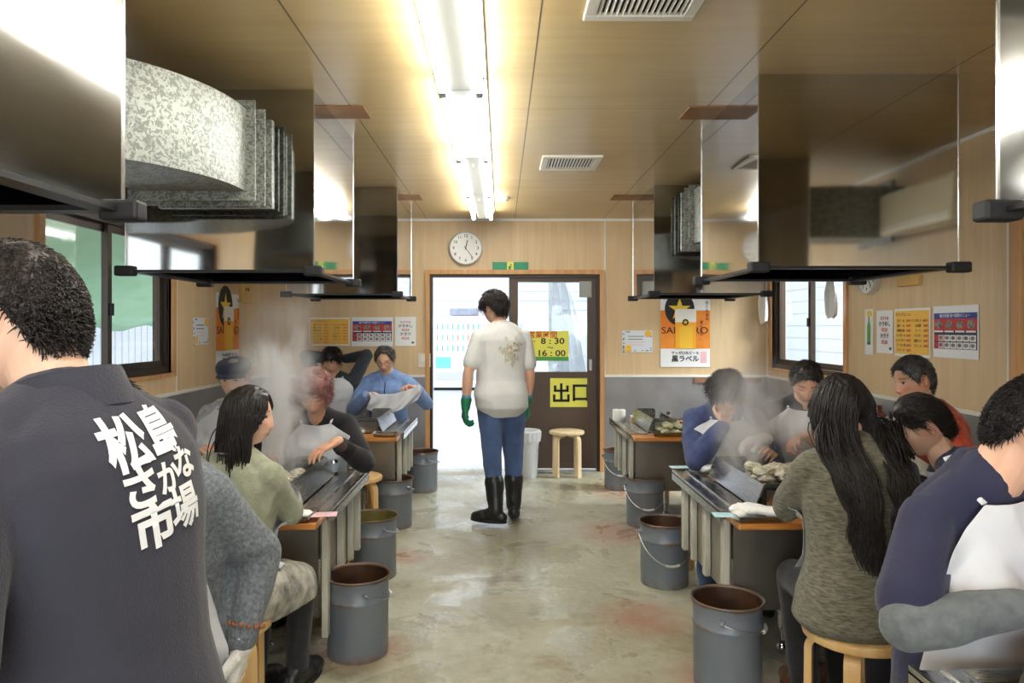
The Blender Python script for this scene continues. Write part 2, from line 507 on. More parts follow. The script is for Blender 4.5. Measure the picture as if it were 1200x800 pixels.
# stainless wainscot sheets and white edge strips
ZW = 0.985
n = 0
def trim(mb, m, label=None):
    global n
    n += 1
    return struct(mb.build('trim_%d' % n, m), label)
trim(MB().box(XL, YB - 0.006, 0, DX0 - 0.045, YB, ZW), M_wains, 'stainless sheet on the back wall left of the doorway')
trim(MB().box(DX1 + 0.045, YB - 0.006, 0, XR, YB, ZW), M_wains, 'stainless sheet on the back wall right of the doorway')
trim(MB().box(XL, YF, 0, XL + 0.006, YB - 0.006, ZW), M_wains, 'stainless sheet along the left wall')
trim(MB().box(XR - 0.006, YF, 0, XR, YB - 0.006, ZW), M_wains, 'stainless sheet along the right wall')
b = MB()
b.box(XL, YB - 0.012, ZW, DX0 - 0.045, YB, ZW + 0.025); b.box(DX1 + 0.045, YB - 0.012, ZW, XR, YB, ZW + 0.025)
b.box(XL, YF, ZW, XL + 0.012, YB - 0.012, ZW + 0.025); b.box(XR - 0.012, YF, ZW, XR, YB - 0.012, ZW + 0.025)
b.box(XL, YB - 0.01, ZC - 0.022, XR, YB, ZC); b.box(XL, YF, ZC - 0.022, XL + 0.01, YB - 0.01, ZC); b.box(XR - 0.01, YF, ZC - 0.022, XR, YB - 0.01, ZC)
b.box(DX1 + 0.047, YB - 0.008, ZW + 0.025, DX1 + 0.06, YB, ZC - 0.022); b.box(XR - 0.012, YB - 0.012, ZW + 0.025, XR, YB, ZC - 0.022)
b.box(XR - 0.008, 3.97, ZW + 0.025, XR, 3.99, ZC - 0.022)
b.box(XL, 5.60, ZW + 0.025, XL + 0.006, 5.612, ZC - 0.022)
trim(b, M_white, 'thin white joint strips of the wall panels')
trim(MB().box(XR - 0.02, 3.885, 0.9, XR, 3.955, ZC - 0.03), M_trimwood, 'narrow wooden batten on the right wall')

# dark gap strip of exposed wood under the sheet edge right of the far right table
trim(MB().box(2.02, YB - 0.02, 0.925, 2.72, YB - 0.006, 0.975), mat('bare reddish batten', (150, 104, 82), 0.7, noise=0.15), 'bare wood batten behind the far right table')

# door frame, sliding leaf
b = MB(); q = 0.045
b.box(DX0 - q, YB - 0.03, 0, DX0, YB + WT, DZ + q); b.box(DX1, YB - 0.03, 0, DX1 + q, YB + WT, DZ + q); b.box(DX0, YB - 0.03, DZ, DX1, YB + WT, DZ + q)
struct(b.build('trim_20', M_trimwood), 'light wood frame of the doorway')
b = MB()
b.box(DX0 - 0.012, YB + 0.02, 0.0, DX0 + 0.028, YB + 0.1, DZ); b.box(DX1 - 0.03, YB + 0.0, 0.0, DX1, YB + 0.12, DZ); b.box(DX0 + 0.028, YB + 0.02, DZ - 0.03, DX1 - 0.03, YB + 0.12, DZ)
struct(b.build('trim_21', M_bronze), 'dark rail around the doorway')
LX0, LX1, LY = 0.085, 1.0, YB + 0.05
leaf = MB()
zr = 1.035
leaf.box(LX0, LY, 0.02, LX0 + 0.095, LY + 0.035, DZ - 0.03); leaf.box(LX1 - 0.09, LY, 0.02, LX1, LY + 0.035, DZ - 0.03)
leaf.box(LX0 + 0.095, LY, DZ - 0.075, LX1 - 0.09, LY + 0.035, DZ - 0.03); leaf.box(LX0 + 0.095, LY, zr - 0.06, LX1 - 0.09, LY + 0.035, zr)
leaf.box(LX0 + 0.095, LY, 0.02, LX1 - 0.09, LY + 0.035, 0.11)
leaf = struct(leaf.build('door_1', M_doorbrown), 'dark brown sliding door with a glass upper half')
MB().box(LX0 + 0.095, LY + 0.008, 0.11, LX1 - 0.09, LY + 0.025, zr - 0.06).build('lower_panel', M_doorbrown, leaf)
MB().box(LX0 + 0.095, LY + 0.014, zr, LX1 - 0.09, LY + 0.02, DZ - 0.075).build('pane', M_glass, leaf)
MB().bbox(LX1 - 0.075, LY - 0.012, 1.05, LX1 - 0.04, LY + 0.002, 1.17).build('pull', mat('steel pull', (180, 178, 170), 0.3, 0.9), leaf)
leaf2 = MB()
LX0, LX1, LY = 0.085, 1.0, YB + 0.09
leaf2.box(LX0, LY, 0.02, LX0 + 0.06, LY + 0.03, DZ - 0.03); leaf2.box(LX1 - 0.06, LY, 0.02, LX1, LY + 0.03, DZ - 0.03)
leaf2.box(LX0 + 0.06, LY, DZ - 0.075, LX1 - 0.06, LY + 0.03, DZ - 0.03); leaf2.box(LX0 + 0.06, LY, 0.02, LX1 - 0.06, LY + 0.03, zr)
leaf2 = struct(leaf2.build('door_2', M_doorbrown), 'outer sliding door pushed behind the brown one')
MB().box(LX0 + 0.06, LY + 0.012, zr, LX1 - 0.06, LY + 0.018, DZ - 0.075).build('pane', M_glass, leaf2)

# brown patches taped on ceiling seams
M_patch = mat('brown ceiling patch board', (150, 104, 52), 0.6, rgb2=(128, 84, 40), nscale=5)
for (u0, u1, v0, v1) in ((368, 426, 124, 138), (808, 882, 124.5, 139), (720, 760, 228, 234), (466, 492, 228, 234)):
    d0, d1 = F * (ZC - CH) / (CY - v0), F * (ZC - CH) / (CY - v1)
    trim(MB().box((u0 - CX) / F * d0, d0, ZC - 0.006, (u1 - CX) / F * d0, d1, ZC), M_patch, 'brown patch on the ceiling seam')

# ================================================================== OUTSIDE
M_asph = mat('pale wet asphalt', (176, 178, 184), 0.45, rgb2=(196, 198, 204), nscale=2.5, bump=0.1, bscale=30)
struct(MB().box(-22, -4, -0.3, XL - WT - 0.02, 30, -0.13).build('ground_left', M_asph))
struct(MB().box(XR + WT + 0.02, -4, -0.3, 22, 30, -0.13).build('ground_right', M_asph))
struct(MB().box(-22, YB + WT, -0.2, 22, 30, -0.02).build('ground', M_asph), 'pale asphalt street outside the doorway')
M_bld = mat('white siding of the opposite building', (232, 234, 240), 0.7)
b = MB()
for k in range(28):
    z = -0.02 + k * 0.25
    b.box(-9, 19.6 + 0.0, z, 9, 19.9, z + 0.235)
    b.box(-9, 19.63, z + 0.235, 9, 19.9, z + 0.25)
struct(b.build('wall_street', M_bld), 'white sided building across the street')
# ================================================================== CEILING LIGHTS
M_lampbody = mat('white lamp housing', (214, 212, 200), 0.4)
M_lampnew = mat('bright white lamp housing', (250, 250, 246), 0.35)
M_tube = mat('lit fluorescent tube', (250, 252, 250), 0.4, emit=TUBE_STRENGTH)
M_cap = mat('tube end cap metal', (150, 150, 146), 0.4, 0.6)
LXC = -0.18
def ceiling_lamp(y0, y1, label, body):
    r = empty('ceiling_lamp', (LXC, (y0 + y1) / 2, ZC), 0, label, 'ceiling light', 'twin tube ceiling lights in a row')
    h = (y1 - y0) / 2 - 0.006
    m = MB()
    prof = [(-0.06, 0), (0.06, 0), (0.045, -0.075), (-0.045, -0.075)]
    m.ring_loft([[Vector((x, y, z)) for x, z in prof] for y in (-h, h)])
    m.box(-0.115, -h, -0.022, -0.05, h, -0.012); m.box(0.05, -h, -0.022, 0.115, h, -0.012)
    m.build('housing', body, r)
    for s in (-1, 1):
        t = MB(); t.smooth = True
        t.cyl((s * 0.083, -h + 0.03, -0.075), 0.0155, 2 * h - 0.06, 16, 'y')
        t.build('tube', M_tube, r)
        for e in (-1, 1):
            k = MB()
            k.bbox(s * 0.083 - 0.017, e * h - (0.03 if e > 0 else 0), -0.1, s * 0.083 + 0.017, e * h + (0.03 if e < 0 else 0), -0.012, 0.004)
            k.build('socket', M_cap, r)
    c = MB(); c.cyl((0.0, -h + 0.16, -0.09), 0.006, 0.015, 10); c.build('pull_switch', M_cap, r)
    return r
edges = [-1.75, -0.5, 0.75, 2.0, 3.26, 4.56, 5.82, 7.08]
names = [None, None, None, 'nearest visible twin tube ceiling light, cut by the top of the photo', 'twin tube ceiling light with the bright white housing, second from the top',
         'twin tube ceiling light third from the top of the photo', 'twin tube ceiling light closest to the wall clock']
for i in range(7):
    lab = names[i] or ['twin tube ceiling light farthest behind the camera', 'twin tube ceiling light behind the camera', 'twin tube ceiling light right above the camera'][i]
    ceiling_lamp(edges[i], edges[i + 1], lab, M_lampnew if i == 4 else M_lampbody)

# ceiling vents and detector
M_ventw = mat('off white vent frame', (222, 216, 202), 0.5)
M_dark = mat('dark hollow', (30, 28, 25), 0.8)
def vent(x, y, s, label):
    r = empty('ceiling_vent', (x, y, ZC), 0, label, 'vent', 'square ceiling vents')
    m = MB(); a = s / 2; w = 0.045
    for (x0, y0, x1, y1) in ((-a, -a, a, -a + w), (-a, a - w, a, a), (-a, -a + w, -a + w, a - w), (a - w, -a + w, a, a - w)):
        m.bbox(x0, y0, -0.018, x1, y1, 0, 0.005)
    m.build('frame', M_ventw, r)
    MB().box(-a + w, -a + w, -0.002, a - w, a - w, 0).build('backing', M_dark, r)
    m = MB(); k = 15
    for i in range(k):
        xx = -a + w + (i + 0.5) * (2 * a - 2 * w) / k
        m.box(-0.005, -a + w, -0.006, 0.005, a - w, 0.006, Matrix.Translation((xx, 0, -0.009)) @ Matrix.Rotation(0.6, 4, 'Y'))
    m.build('louvre', M_ventw, r)
vent(0.475, 4.98, 0.40, 'small square ceiling vent farther down the room')
vent(0.50, 2.46, 0.40, 'square ceiling vent nearest the camera at the top edge of the photo')
r = empty('smoke_detector', (0.03, 6.35, ZC), 0, 'small round cream detector on the ceiling beside the lamps', 'detector')
m = MB(); m.smooth = True; m.lathe([(0.0, 0), (0.05, 0), (0.05, -0.012), (0.04, -0.02)], 24); m.build('base', M_ventw, r)
m = MB(); m.smooth = True; m.lathe([(0.036, -0.02), (0.03, -0.034), (0.0, -0.036)], 24); m.build('cover', M_lampbody, r)

# ================================================================== EXHAUST HOODS
M_hoodin = steel_mat('sooty hood inside', (120, 118, 114), (84, 82, 78), 0.3, 0.02)
def hood(x0, y0, zb, label, w=0.9, d=0.93, steel=None):
    r = empty('exhaust_hood', (x0 + w / 2, y0 + d / 2, zb), 0, label, 'exhaust hood', 'stainless exhaust hoods over the grill tables')
    a, c, h = w / 2, d / 2, ZC - zb
    t = 0.004
    m = MB()   # four sheet walls as one open box
    m.box(-a, -c, 0, a, -c + t, h); m.box(-a, c - t, 0, a, c, h)
    m.box(-a, -c + t, 0, -a + t, c - t, h); m.box(a - t, -c + t, 0, a, c - t, h)
    m.build('shell', steel or M_steel, r)
    m = MB(); m.box(-a + t, -c + t, h * 0.55, a - t, c - t, h * 0.57); m.build('baffle', M_hoodin, r)
    m = MB(); q = 0.05
    for (p0, p1, s0, s1) in ((-a, a, -c - 0.004, -c + q), (-a, a, c - q, c + 0.004)):
        m.box(p0, s0, -0.012, p1, s1, 0.0)
    for (p0, p1) in ((-a - 0.004, -a + q), (a - q, a + 0.004)):
        m.box(p0, -c + q, -0.012, p1, c - q, 0.0)
    m.build('gutter_rim', mat('black rim channel', (40, 38, 37), 0.4, 0.5), r)
    m = MB()
    for sx in (-1, 1):
        for sy in (-1, 1): m.box(sx * a - 0.003, sy * c - 0.003, 0, sx * a + 0.003, sy * c + 0.003, h)
    m.build('corner_bead', mat('bright steel bead', (226, 226, 224), 0.2, 1.0), r)
    for sx in (-1, 1):
        for sy in (-1, 1):
            k = MB(); k.bbox(sx * a - 0.045, sy * c - 0.028, -0.03, sx * a + 0.045, sy * c + 0.028, 0.018, 0.008)
            k.build('corner_guard', M_black, r)
    return r
HZ = 1.778
hood(1.158, 3.26, HZ, 'large square stainless hood over the middle table on the right side')
hood(1.225, 5.80, HZ, 'farthest stainless hood on the right side, beside the beer poster')
hood(1.158, 0.76, HZ, 'nearest stainless hood on the right, cut off by the photo edge', steel=M_satin)
hood(-1.795, 3.47, HZ, 'large stainless hood on the left with the curved duct running into it')
hood(-1.74, 5.88, HZ, 'farthest stainless hood on the left side')
hood(-1.78, 0.76, HZ, 'nearest stainless hood on the left, above the staff member', steel=M_satin)

def galv_mat():
    m = bpy.data.materials.new('spangled galvanised sheet'); m.use_nodes = True
    nt = m.node_tree; N = nt.nodes; L = nt.links
    b = N['Principled BSDF']; b.inputs['Metallic'].default_value = 0.3
    tc = N.new('ShaderNodeTexCoord')
    v = N.new('ShaderNodeTexVoronoi'); v.inputs['Scale'].default_value = 105
    n = N.new('ShaderNodeTexNoise'); n.inputs['Scale'].default_value = 26; n.inputs['Detail'].default_value = 3
    ad = N.new('ShaderNodeMixRGB'); ad.inputs[0].default_value = 0.06
    L.new(tc.outputs['Object'], ad.inputs[1]); L.new(n.outputs['Color'], ad.inputs[2]); L.new(ad.outputs[0], v.inputs['Vector'])
    L.new(tc.outputs['Object'], n.inputs['Vector'])
    r = N.new('ShaderNodeValToRGB')
    r.color_ramp.elements[0].position = 0.3; r.color_ramp.elements[0].color = (*lin((104, 106, 98)), 1)
    r.color_ramp.elements[1].position = 0.6; r.color_ramp.elements[1].color = (*lin((152, 154, 144)), 1)
    sp = N.new('ShaderNodeSeparateColor'); L.new(v.outputs['Color'], sp.inputs[0]); L.new(sp.outputs[0], r.inputs[0])
    L.new(r.outputs[0], b.inputs['Base Color']); b.inputs['Roughness'].default_value = 0.42
    return m
M_galv = galv_mat()
def duct_elbow(xc, y_h, side, zlo, zhi, xwall, label, R=0.80, w=0.44, strt=0.34):
    """flat rectangular duct: leaves a hood's front face towards the camera, bends to the side wall"""
    r = empty('exhaust_duct', (xc, y_h, zlo), 0, label, 'duct', 'galvanised ducts of the hoods')
    h = zhi - zlo
    yc = -strt; xo = side * (R - w / 2)        # bend centre
    path = [((-side * 0.0), -0.0), (0.0, -strt)]
    inn, out = [], []
    def put(cx, cy, dx, dy, a): pass
    outer = [(-side * w / 2, 0.0), (-side * w / 2, -strt)]; inner = [(side * w / 2, 0.0), (side * w / 2, -strt)]
    for k in range(1, 25):
        t = k / 24 * PI / 2
        outer.append((xo - side * R * math.cos(t), yc - R * math.sin(t)))
        inner.append((xo - side * (R - w) * math.cos(t), yc - (R - w) * math.sin(t)))
    xw = xwall - xc - side * 0.012
    outer.append((xw, yc - R)); inner.append((xw, yc - (R - w)))
    m = MB()
    rings = [[Vector((o[0], o[1], 0)), Vector((o[0], o[1], h)), Vector((i[0], i[1], h)), Vector((i[0], i[1], 0))] for o, i in zip(outer, inner)]
    m.smooth = True
    m.ring_loft(rings)
    m.build('duct_body', M_galv, r)
    for yy, th, e in ((-0.02, 0.02, 0.03), (-0.13, 0.025, 0.022), (-0.15, 0.008, 0.04), (-0.26, 0.025, 0.022), (-0.285, 0.008, 0.04)):
        f = MB()
        a = w / 2
        f.box(-a - e, yy, -e, a + e, yy + th, 0); f.box(-a - e, yy, h, a + e, yy + th, h + e)
        f.box(-a - e, yy, 0, -a, yy + th, h); f.box(a, yy, 0, a + e, yy + th, h)
        f.build('flange', M_galv, r)
    return r
duct_elbow(-1.36, 3.47, -1, 2.1, 2.46, XL, 'big curved galvanised duct bending out of the left hood to the left wall', R=0.82, w=0.48, strt=0.34)
duct_elbow(1.72, 5.80, 1, 2.14, 2.55, XR, 'galvanised duct behind the right middle hood feeding the farthest right hood', R=0.78, w=0.5, strt=0.34)
r = empty('exhaust_duct', (2.06, 1.33, 2.12), 0, 'straight galvanised duct from the nearest right hood to the right wall', 'duct', 'galvanised ducts of the hoods')
m = MB(); m.box(0.0, -0.2, 0, XR - 2.07, 0.2, 0.36); m.build('duct_body', M_galv, r)
for xx in (0.0, 0.6):
    f = MB(); f.box(xx, -0.24, -0.04, xx + 0.03, 0.24, 0.4); f.build('flange', M_galv, r)
# slim air conditioner on the right wall (seen in the hood's mirror face)
M_acw = mat('aged cream air conditioner plastic', (228, 214, 178), 0.4)
r = empty('air_conditioner', (XR, 1.95, 2.12), 0, 'cream wall air conditioner reflected in the right hood', 'air conditioner')
m = MB(); m.bbox(-0.21, -0.42, 0, 0, 0.42, 0.29, 0.03); m.build('body', M_acw, r)
m = MB(); m.box(-0.214, -0.38, 0.02, -0.16, 0.38, 0.06); m.build('outlet_flap', mat('pale flap', (240, 234, 214), 0.4), r)

# ================================================================== TABLES
M_board = mat('orange varnished wooden board', (206, 138, 66), 0.35, rgb2=(176, 106, 44), nscale=4, stretch=(0.7, 9, 9), coat=0.3)
M_fin = mat('grey green painted fin', (196, 194, 178), 0.5, rgb2=(168, 164, 148), nscale=4)
M_char = mat('sooty grill floor', (64, 58, 52), 0.7, rgb2=(34, 30, 27), nscale=14)
M_chrome = mat('chrome caster', (200, 200, 204), 0.15, 1.0)
TW, TD = 1.26, 1.06
def grill_table(x_aisle, sgn, y0, label):
    """local u runs from the aisle edge outwards (sgn*x), v runs away from the camera"""
    r = empty('grill_table', (x_aisle, y0, 0), 0, label, 'table', 'stainless grill tables with wooden edges')
    def bx(mb, u0, v0, z0, u1, v1, z1, rr=0.0):
        a, c = sorted((sgn * u0, sgn * u1))
        (mb.bbox(a, v0, z0, c, v1, z1, rr) if rr else mb.box(a, v0, z0, c, v1, z1))
    for (v0, v1) in ((0.0, 0.24), (TD - 0.2, TD)):
        m = MB(); bx(m, 0.03, v0, 0.662, TW - 0.03, v1, 0.69, 0.006); m.build('wooden_shelf', M_board, r)
    m = MB()
    for (u0, u1) in ((0.0, 0.16), (TW - 0.16, TW)):
        bx(m, u0, 0.16, 0.692, u1, TD - 0.01, 0.698)
        e = u0 if u0 == 0 else u1
        d = 0.012 if u0 == 0 else -0.012
        bx(m, e, 0.16, 0.655, e + d, TD - 0.01, 0.712)
        bx(m, u0 + 0.075, 0.16, 0.698, u0 + 0.085, TD - 0.01, 0.706)
    bx(m, 0.16, 0.24, 0.655, TW - 0.16, TD - 0.2, 0.66)
    m.build('gutter', M_tsteel, r)
    # two long troughs with sloping rails
    m = MB()
    for (u0, s) in ((0.17, 1), (TW - 0.17, -1)):
        pts = [(u0, 0.70), (u0 + s * 0.006, 0.70), (u0 + s * 0.05, 0.80), (u0 + s * 0.042, 0.803)]
        m.ring_loft([[Vector((sgn * u, v, z)) for u, z in pts] for v in (0.22, TD - 0.12)])
    for u in (0.40, 0.62, 0.84):
        bx(m, u, 0.26, 0.66, u + 0.006, TD - 0.2, 0.785)
    m.build('trough_wall', M_tsteel, r)
    m = MB(); bx(m, 0.20, 0.26, 0.662, TW - 0.2, TD - 0.22, 0.70); m.build('grill_floor', M_char, r)
    m = MB()
    for k in range(15):
        u = 0.23 + k * (TW - 0.46) / 14
        m.tube([(sgn * u, 0.27, 0.735), (sgn * u, TD - 0.23, 0.735)], 0.003, 6)
    for v in (0.3, 0.5, 0.75):
        m.tube([(sgn * 0.21, v, 0.731), (sgn * (TW - 0.21), v, 0.731)], 0.004, 6)
    m.build('grate', mat('burnt wire', (70, 62, 54), 0.5, 0.7), r)
    for (u, v, w, h) in ((0.21, 0.235, 0.17, 0.115), (0.21, TD - 0.13, 0.17, 0.115), (0.70, 0.235, 0.2, 0.11), (0.70, TD - 0.13, 0.2, 0.11)):
        m = MB()
        pr = [(u, 0.69), (u + w, 0.69), (u + w, 0.69 + h - 0.015), (u + w - 0.015, 0.69 + h), (u + 0.015, 0.69 + h), (u, 0.69 + h - 0.015)]
        m.poly([(sgn * a, z) for a, z in pr], v, v + 0.006)
        pr2 = [(u + 0.01, 0.69), (u + w - 0.01, 0.69), (u + w - 0.01, 0.69 + h * 0.8), (u + 0.01, 0.69 + h * 0.8)]
        m.poly([(sgn * a, z) for a, z in pr2], v - 0.03, v - 0.026)
        m.box(min(sgn * u, sgn * (u + w)) + 0.01, v - 0.03, 0.69, max(sgn * u, sgn * (u + w)) - 0.01, v, 0.70)
        m.build('end_plate', M_tsteel, r)
    # aisle skirt with folded fins, inner near and far panels
    m = MB(); bx(m, 0.06, 0.22, 0.30, 0.066, 0.98, 0.66); m.build('side_panel', M_pane, r)
    m = MB(); bx(m, TW - 0.066, 0.22, 0.30, TW - 0.06, 0.98, 0.66); m.build('side_panel', M_pane, r)
    for v, z0, w in ((0.205, 0.13, 0.05), (0.50, 0.30, 0.05), (0.74, 0.30, 0.035), (0.91, 0.30, 0.05)):
        m = MB(); bx(m, 0.03, v, z0, 0.058, v + w, 0.655, 0.003); m.build('fin', M_fin, r)
    for v in (0.215, TD - 0.14):
        m = MB(); bx(m, 0.075, v, 0.25, TW - 0.075, v + 0.006, 0.66); m.build('cross_panel', M_pane, r)
    for (u, v) in ((0.34, 0.33), (TW - 0.34, 0.33), (0.34, TD - 0.25), (TW - 0.34, TD - 0.25)):
        m = MB(); bx(m, u - 0.018, v - 0.018, 0.12, u + 0.018, v + 0.018, 0.66, 0.003)
        lg = m.build('leg', M_tsteel, r)
        k = MB(); k.smooth = True
        k.cyl((sgn * u, v, 0.05), 0.009, 0.08, 12); k.ball((sgn * u, v, 0.034), 0.034, 0.028, 0.034)
        k.build('caster', M_chrome, lg)
    return r
XA_R, XA_L = 0.955, -0.735
TY = [0.65, 3.0, 5.34]
grill_table(XA_R, 1, TY[1], 'stainless grill table in the middle of the right side, oysters steaming on it')
grill_table(XA_R, 1, TY[2], 'farthest grill table on the right, below the beer poster')
grill_table(XA_R, 1, TY[0], 'nearest grill table at the bottom right corner of the photo')
grill_table(XA_L, -1, TY[1], 'stainless grill table in the middle of the left side, steam rising from it')
grill_table(XA_L, -1, TY[2], 'farthest grill table on the left, in front of the man in the blue jacket')
grill_table(XA_L, -1, TY[0], 'nearest grill table on the left, behind the staff member')

# ================================================================== PAILS
def pail_mat():
    m = mat('blue grey painted steel pail', (112, 120, 130), 0.4, rgb2=(126, 132, 140), nscale=3, bump=0.03)
    nt = m.node_tree; N = nt.nodes; L = nt.links
    b = N['Principled BSDF']; b.inputs['Metallic'].default_value = 0.15
    old = b.inputs['Base Color'].links[0].from_socket
    tc = N.new('ShaderNodeTexCoord'); sp = N.new('ShaderNodeSeparateXYZ'); L.new(tc.outputs['Object'], sp.inputs[0])
    n = N.new('ShaderNodeTexNoise'); n.inputs['Scale'].default_value = 16; n.inputs['Detail'].default_value = 6
    L.new(tc.outputs['Object'], n.inputs['Vector'])
    out = old
    for z0, w in ((0.353, 0.012), (0.262, 0.012), (0.0, 0.05)):
        a = N.new('ShaderNodeMath'); a.operation = 'SUBTRACT'; a.inputs[1].default_value = z0; L.new(sp.outputs[2], a.inputs[0])
        c = N.new('ShaderNodeMath'); c.operation = 'ABSOLUTE'; L.new(a.outputs[0], c.inputs[0])
        d = N.new('ShaderNodeMapRange'); d.inputs[1].default_value = w; d.inputs[2].default_value = 0; L.new(c.outputs[0], d.inputs[0])
        e = N.new('ShaderNodeMath'); e.operation = 'MULTIPLY'; L.new(d.outputs[0], e.inputs[0])
        f = N.new('ShaderNodeMapRange'); f.inputs[1].default_value = 0.42; f.inputs[2].default_value = 0.66; L.new(n.outputs['Fac'], f.inputs[0]); L.new(f.outputs[0], e.inputs[1])
        x = N.new('ShaderNodeMixRGB'); x.inputs[2].default_value = (*lin((120, 74, 38)), 1)
        L.new(e.outputs[0], x.inputs[0]); L.new(out, x.inputs[1]); out = x.outputs[0]
    L.new(out, b.inputs['Base Color'])
    return m
M_pail = pail_mat()
M_pailin = mat('rusty brown pail inside', (92, 62, 42), 0.45, rgb2=(58, 40, 30), nscale=9)
M_pailgreen = mat('olive lined pail inside', (130, 122, 64), 0.5, rgb2=(96, 90, 48), nscale=6)
M_pailrim = mat('rusted pail rim', (120, 92, 70), 0.5, 0.4, rgb2=(96, 92, 88), nscale=12)
M_wire = mat('galvanised handle wire', (186, 186, 184), 0.35, 0.9)
def pail(x, y, label, ang=0.0, drop=True, inside=None):
    r = empty('steel_pail', (x, y, 0), ang, label, 'pail', 'blue grey steel pails along the tables')
    m = MB(); m.smooth = True
    m.lathe([(0.0, 0.006), (0.134, 0.006), (0.137, 0.0), (0.139, 0.012), (0.140, 0.25), (0.1435, 0.256), (0.1455, 0.262), (0.1435, 0.268), (0.1405, 0.274), (0.1415, 0.335), (0.145, 0.342), (0.146, 0.349), (0.143, 0.354)], 48)
    m.build('body', M_pail, r)
    m = MB(); m.smooth = True
    m.lathe([(0.143, 0.354), (0.1505, 0.355), (0.153, 0.361), (0.150, 0.367), (0.143, 0.365), (0.1395, 0.356)], 48); m.build('rim', M_pailrim, r)
    m = MB(); m.smooth = True
    m.lathe([(0.1395, 0.358), (0.1385, 0.33), (0.1365, 0.1), (0.13, 0.02), (0.0, 0.016)], 48); m.build('lining', inside or M_pailin, r)
    for s in (-1, 1):
        k = MB(); k.smooth = True; k.cyl((s * 0.141 - (0.0 if s > 0 else 0.014), 0, 0.305), 0.014, 0.014, 14, 'x'); k.ball((s * 0.157, 0, 0.305), 0.009)
        k.build('lug', M_pail, r)
    pts = []
    for k in range(25):
        t = PI * k / 24
        c, s = math.cos(t) * 0.158, math.sin(t) * (0.165 if drop else 0.15)
        if drop: pts.append((c, -math.sin(t) * 0.15 * 0.5 - abs(math.sin(t)) * 0.075, 0.305 - s))
        else: pts.append((c, -math.sin(t) * 0.152, 0.305 - math.sin(t) * 0.05))
    m = MB(); m.smooth = True; m.tube(pts, 0.0028, 8); h = m.build('handle', M_wire, r)
    m = MB(); m.smooth = True; m.tube(pts[10:15], 0.008, 10); m.build('grip', mat('pale grip', (206, 206, 200), 0.4), h)
    return r
pail(-0.662, 3.36, 'blue grey pail at the knee of the woman in black tights', 2.0, False)
pail(-0.775, 4.40, 'blue grey pail with olive inside at the far corner of the left middle table', 2.2, False, M_pailgreen)
pail(-0.815, 5.50, 'blue grey pail in front of the farthest left table', 2.6, False)
pail(-0.726, 6.70, 'blue grey pail nearest the open doorway on the left', 2.0, False)
pail(0.955, 3.06, 'blue grey pail nearest the camera on the right, its round lug facing us', 1.15, False)
pail(0.965, 4.28, 'blue grey pail with hanging handle beside the right middle table', 0.1)
pail(1.10, 5.55, 'blue grey pail with hanging handle below the farthest right table', 0.0)
pail(1.11, 6.80, 'blue grey pail at the far end of the farthest right table, by the wall', 0.0)

# ================================================================== STOOLS
M_birch = mat('pale birch', (238, 216, 178), 0.42, rgb2=(226, 198, 154), nscale=4, stretch=(6, 6, 0.8))
M_birch2 = mat('aged honey birch', (220, 184, 128), 0.42, rgb2=(204, 162, 102), nscale=4, stretch=(6, 6, 0.8))
def stool(x, y, label, rot=0.0, m_=None, h=0.455):
    mm = m_ or M_birch2
    r = empty('wooden_stool', (x, y, 0), rot, label, 'stool', 'round birch stools with bent legs')
    m = MB(); m.smooth = True
    m.lathe([(0.0, h - 0.034), (0.168, h - 0.034), (0.176, h - 0.030), (0.179, h - 0.018), (0.176, h - 0.005), (0.168, h), (0.0, h)], 48)
    m.build('seat', mm, r)
    for k in range(4):
        a = PI / 4 + k * PI / 2
        path = [(0.05, h - 0.047), (0.105, h - 0.047)]
        for q in range(1, 9):
            t = q / 8 * PI / 2
            path.append((0.105 + 0.05 * math.sin(t), h - 0.047 - 0.05 * (1 - math.cos(t))))
        path.append((0.158, 0.0))
        rings = []
        for i, (p, z) in enumerate(path):
            a0 = path[max(0, i - 1)]; a1 = path[min(len(path) - 1, i + 1)]
            t = Vector((a1[0] - a0[0], 0, a1[1] - a0[1])).normalized(); nrm = Vector((-t.z, 0, t.x))
            c = Vector((p, 0, z)); hw, ht = 0.026, 0.0125
            ring = [c + Vector((0, -hw, 0)) - nrm * ht, c + Vector((0, hw, 0)) - nrm * ht, c + Vector((0, hw, 0)) + nrm * ht, c + Vector((0, -hw, 0)) + nrm * ht]
            rings.append([Matrix.Rotation(a, 3, 'Z') @ v for v in ring])
        lm = MB(); lm.ring_loft(rings); lm.build('leg', mm, r)
    return r
# ================================================================== PEOPLE: BUILDER
def V(*a): return Vector(a)
def rotX(a): return Matrix.Rotation(a, 3, 'X')

def np_noise(P, freq, seed, n=14):
    g = np.random.default_rng(seed)
    k = g.normal(size=(n, 3)); k /= np.linalg.norm(k, axis=1)[:, None]
    k *= freq * g.uniform(0.6, 1.5, size=(n, 1))
    ph = g.uniform(0, 6.28, n)
    return np.sin(P @ k.T + ph).sum(axis=1) / math.sqrt(n)

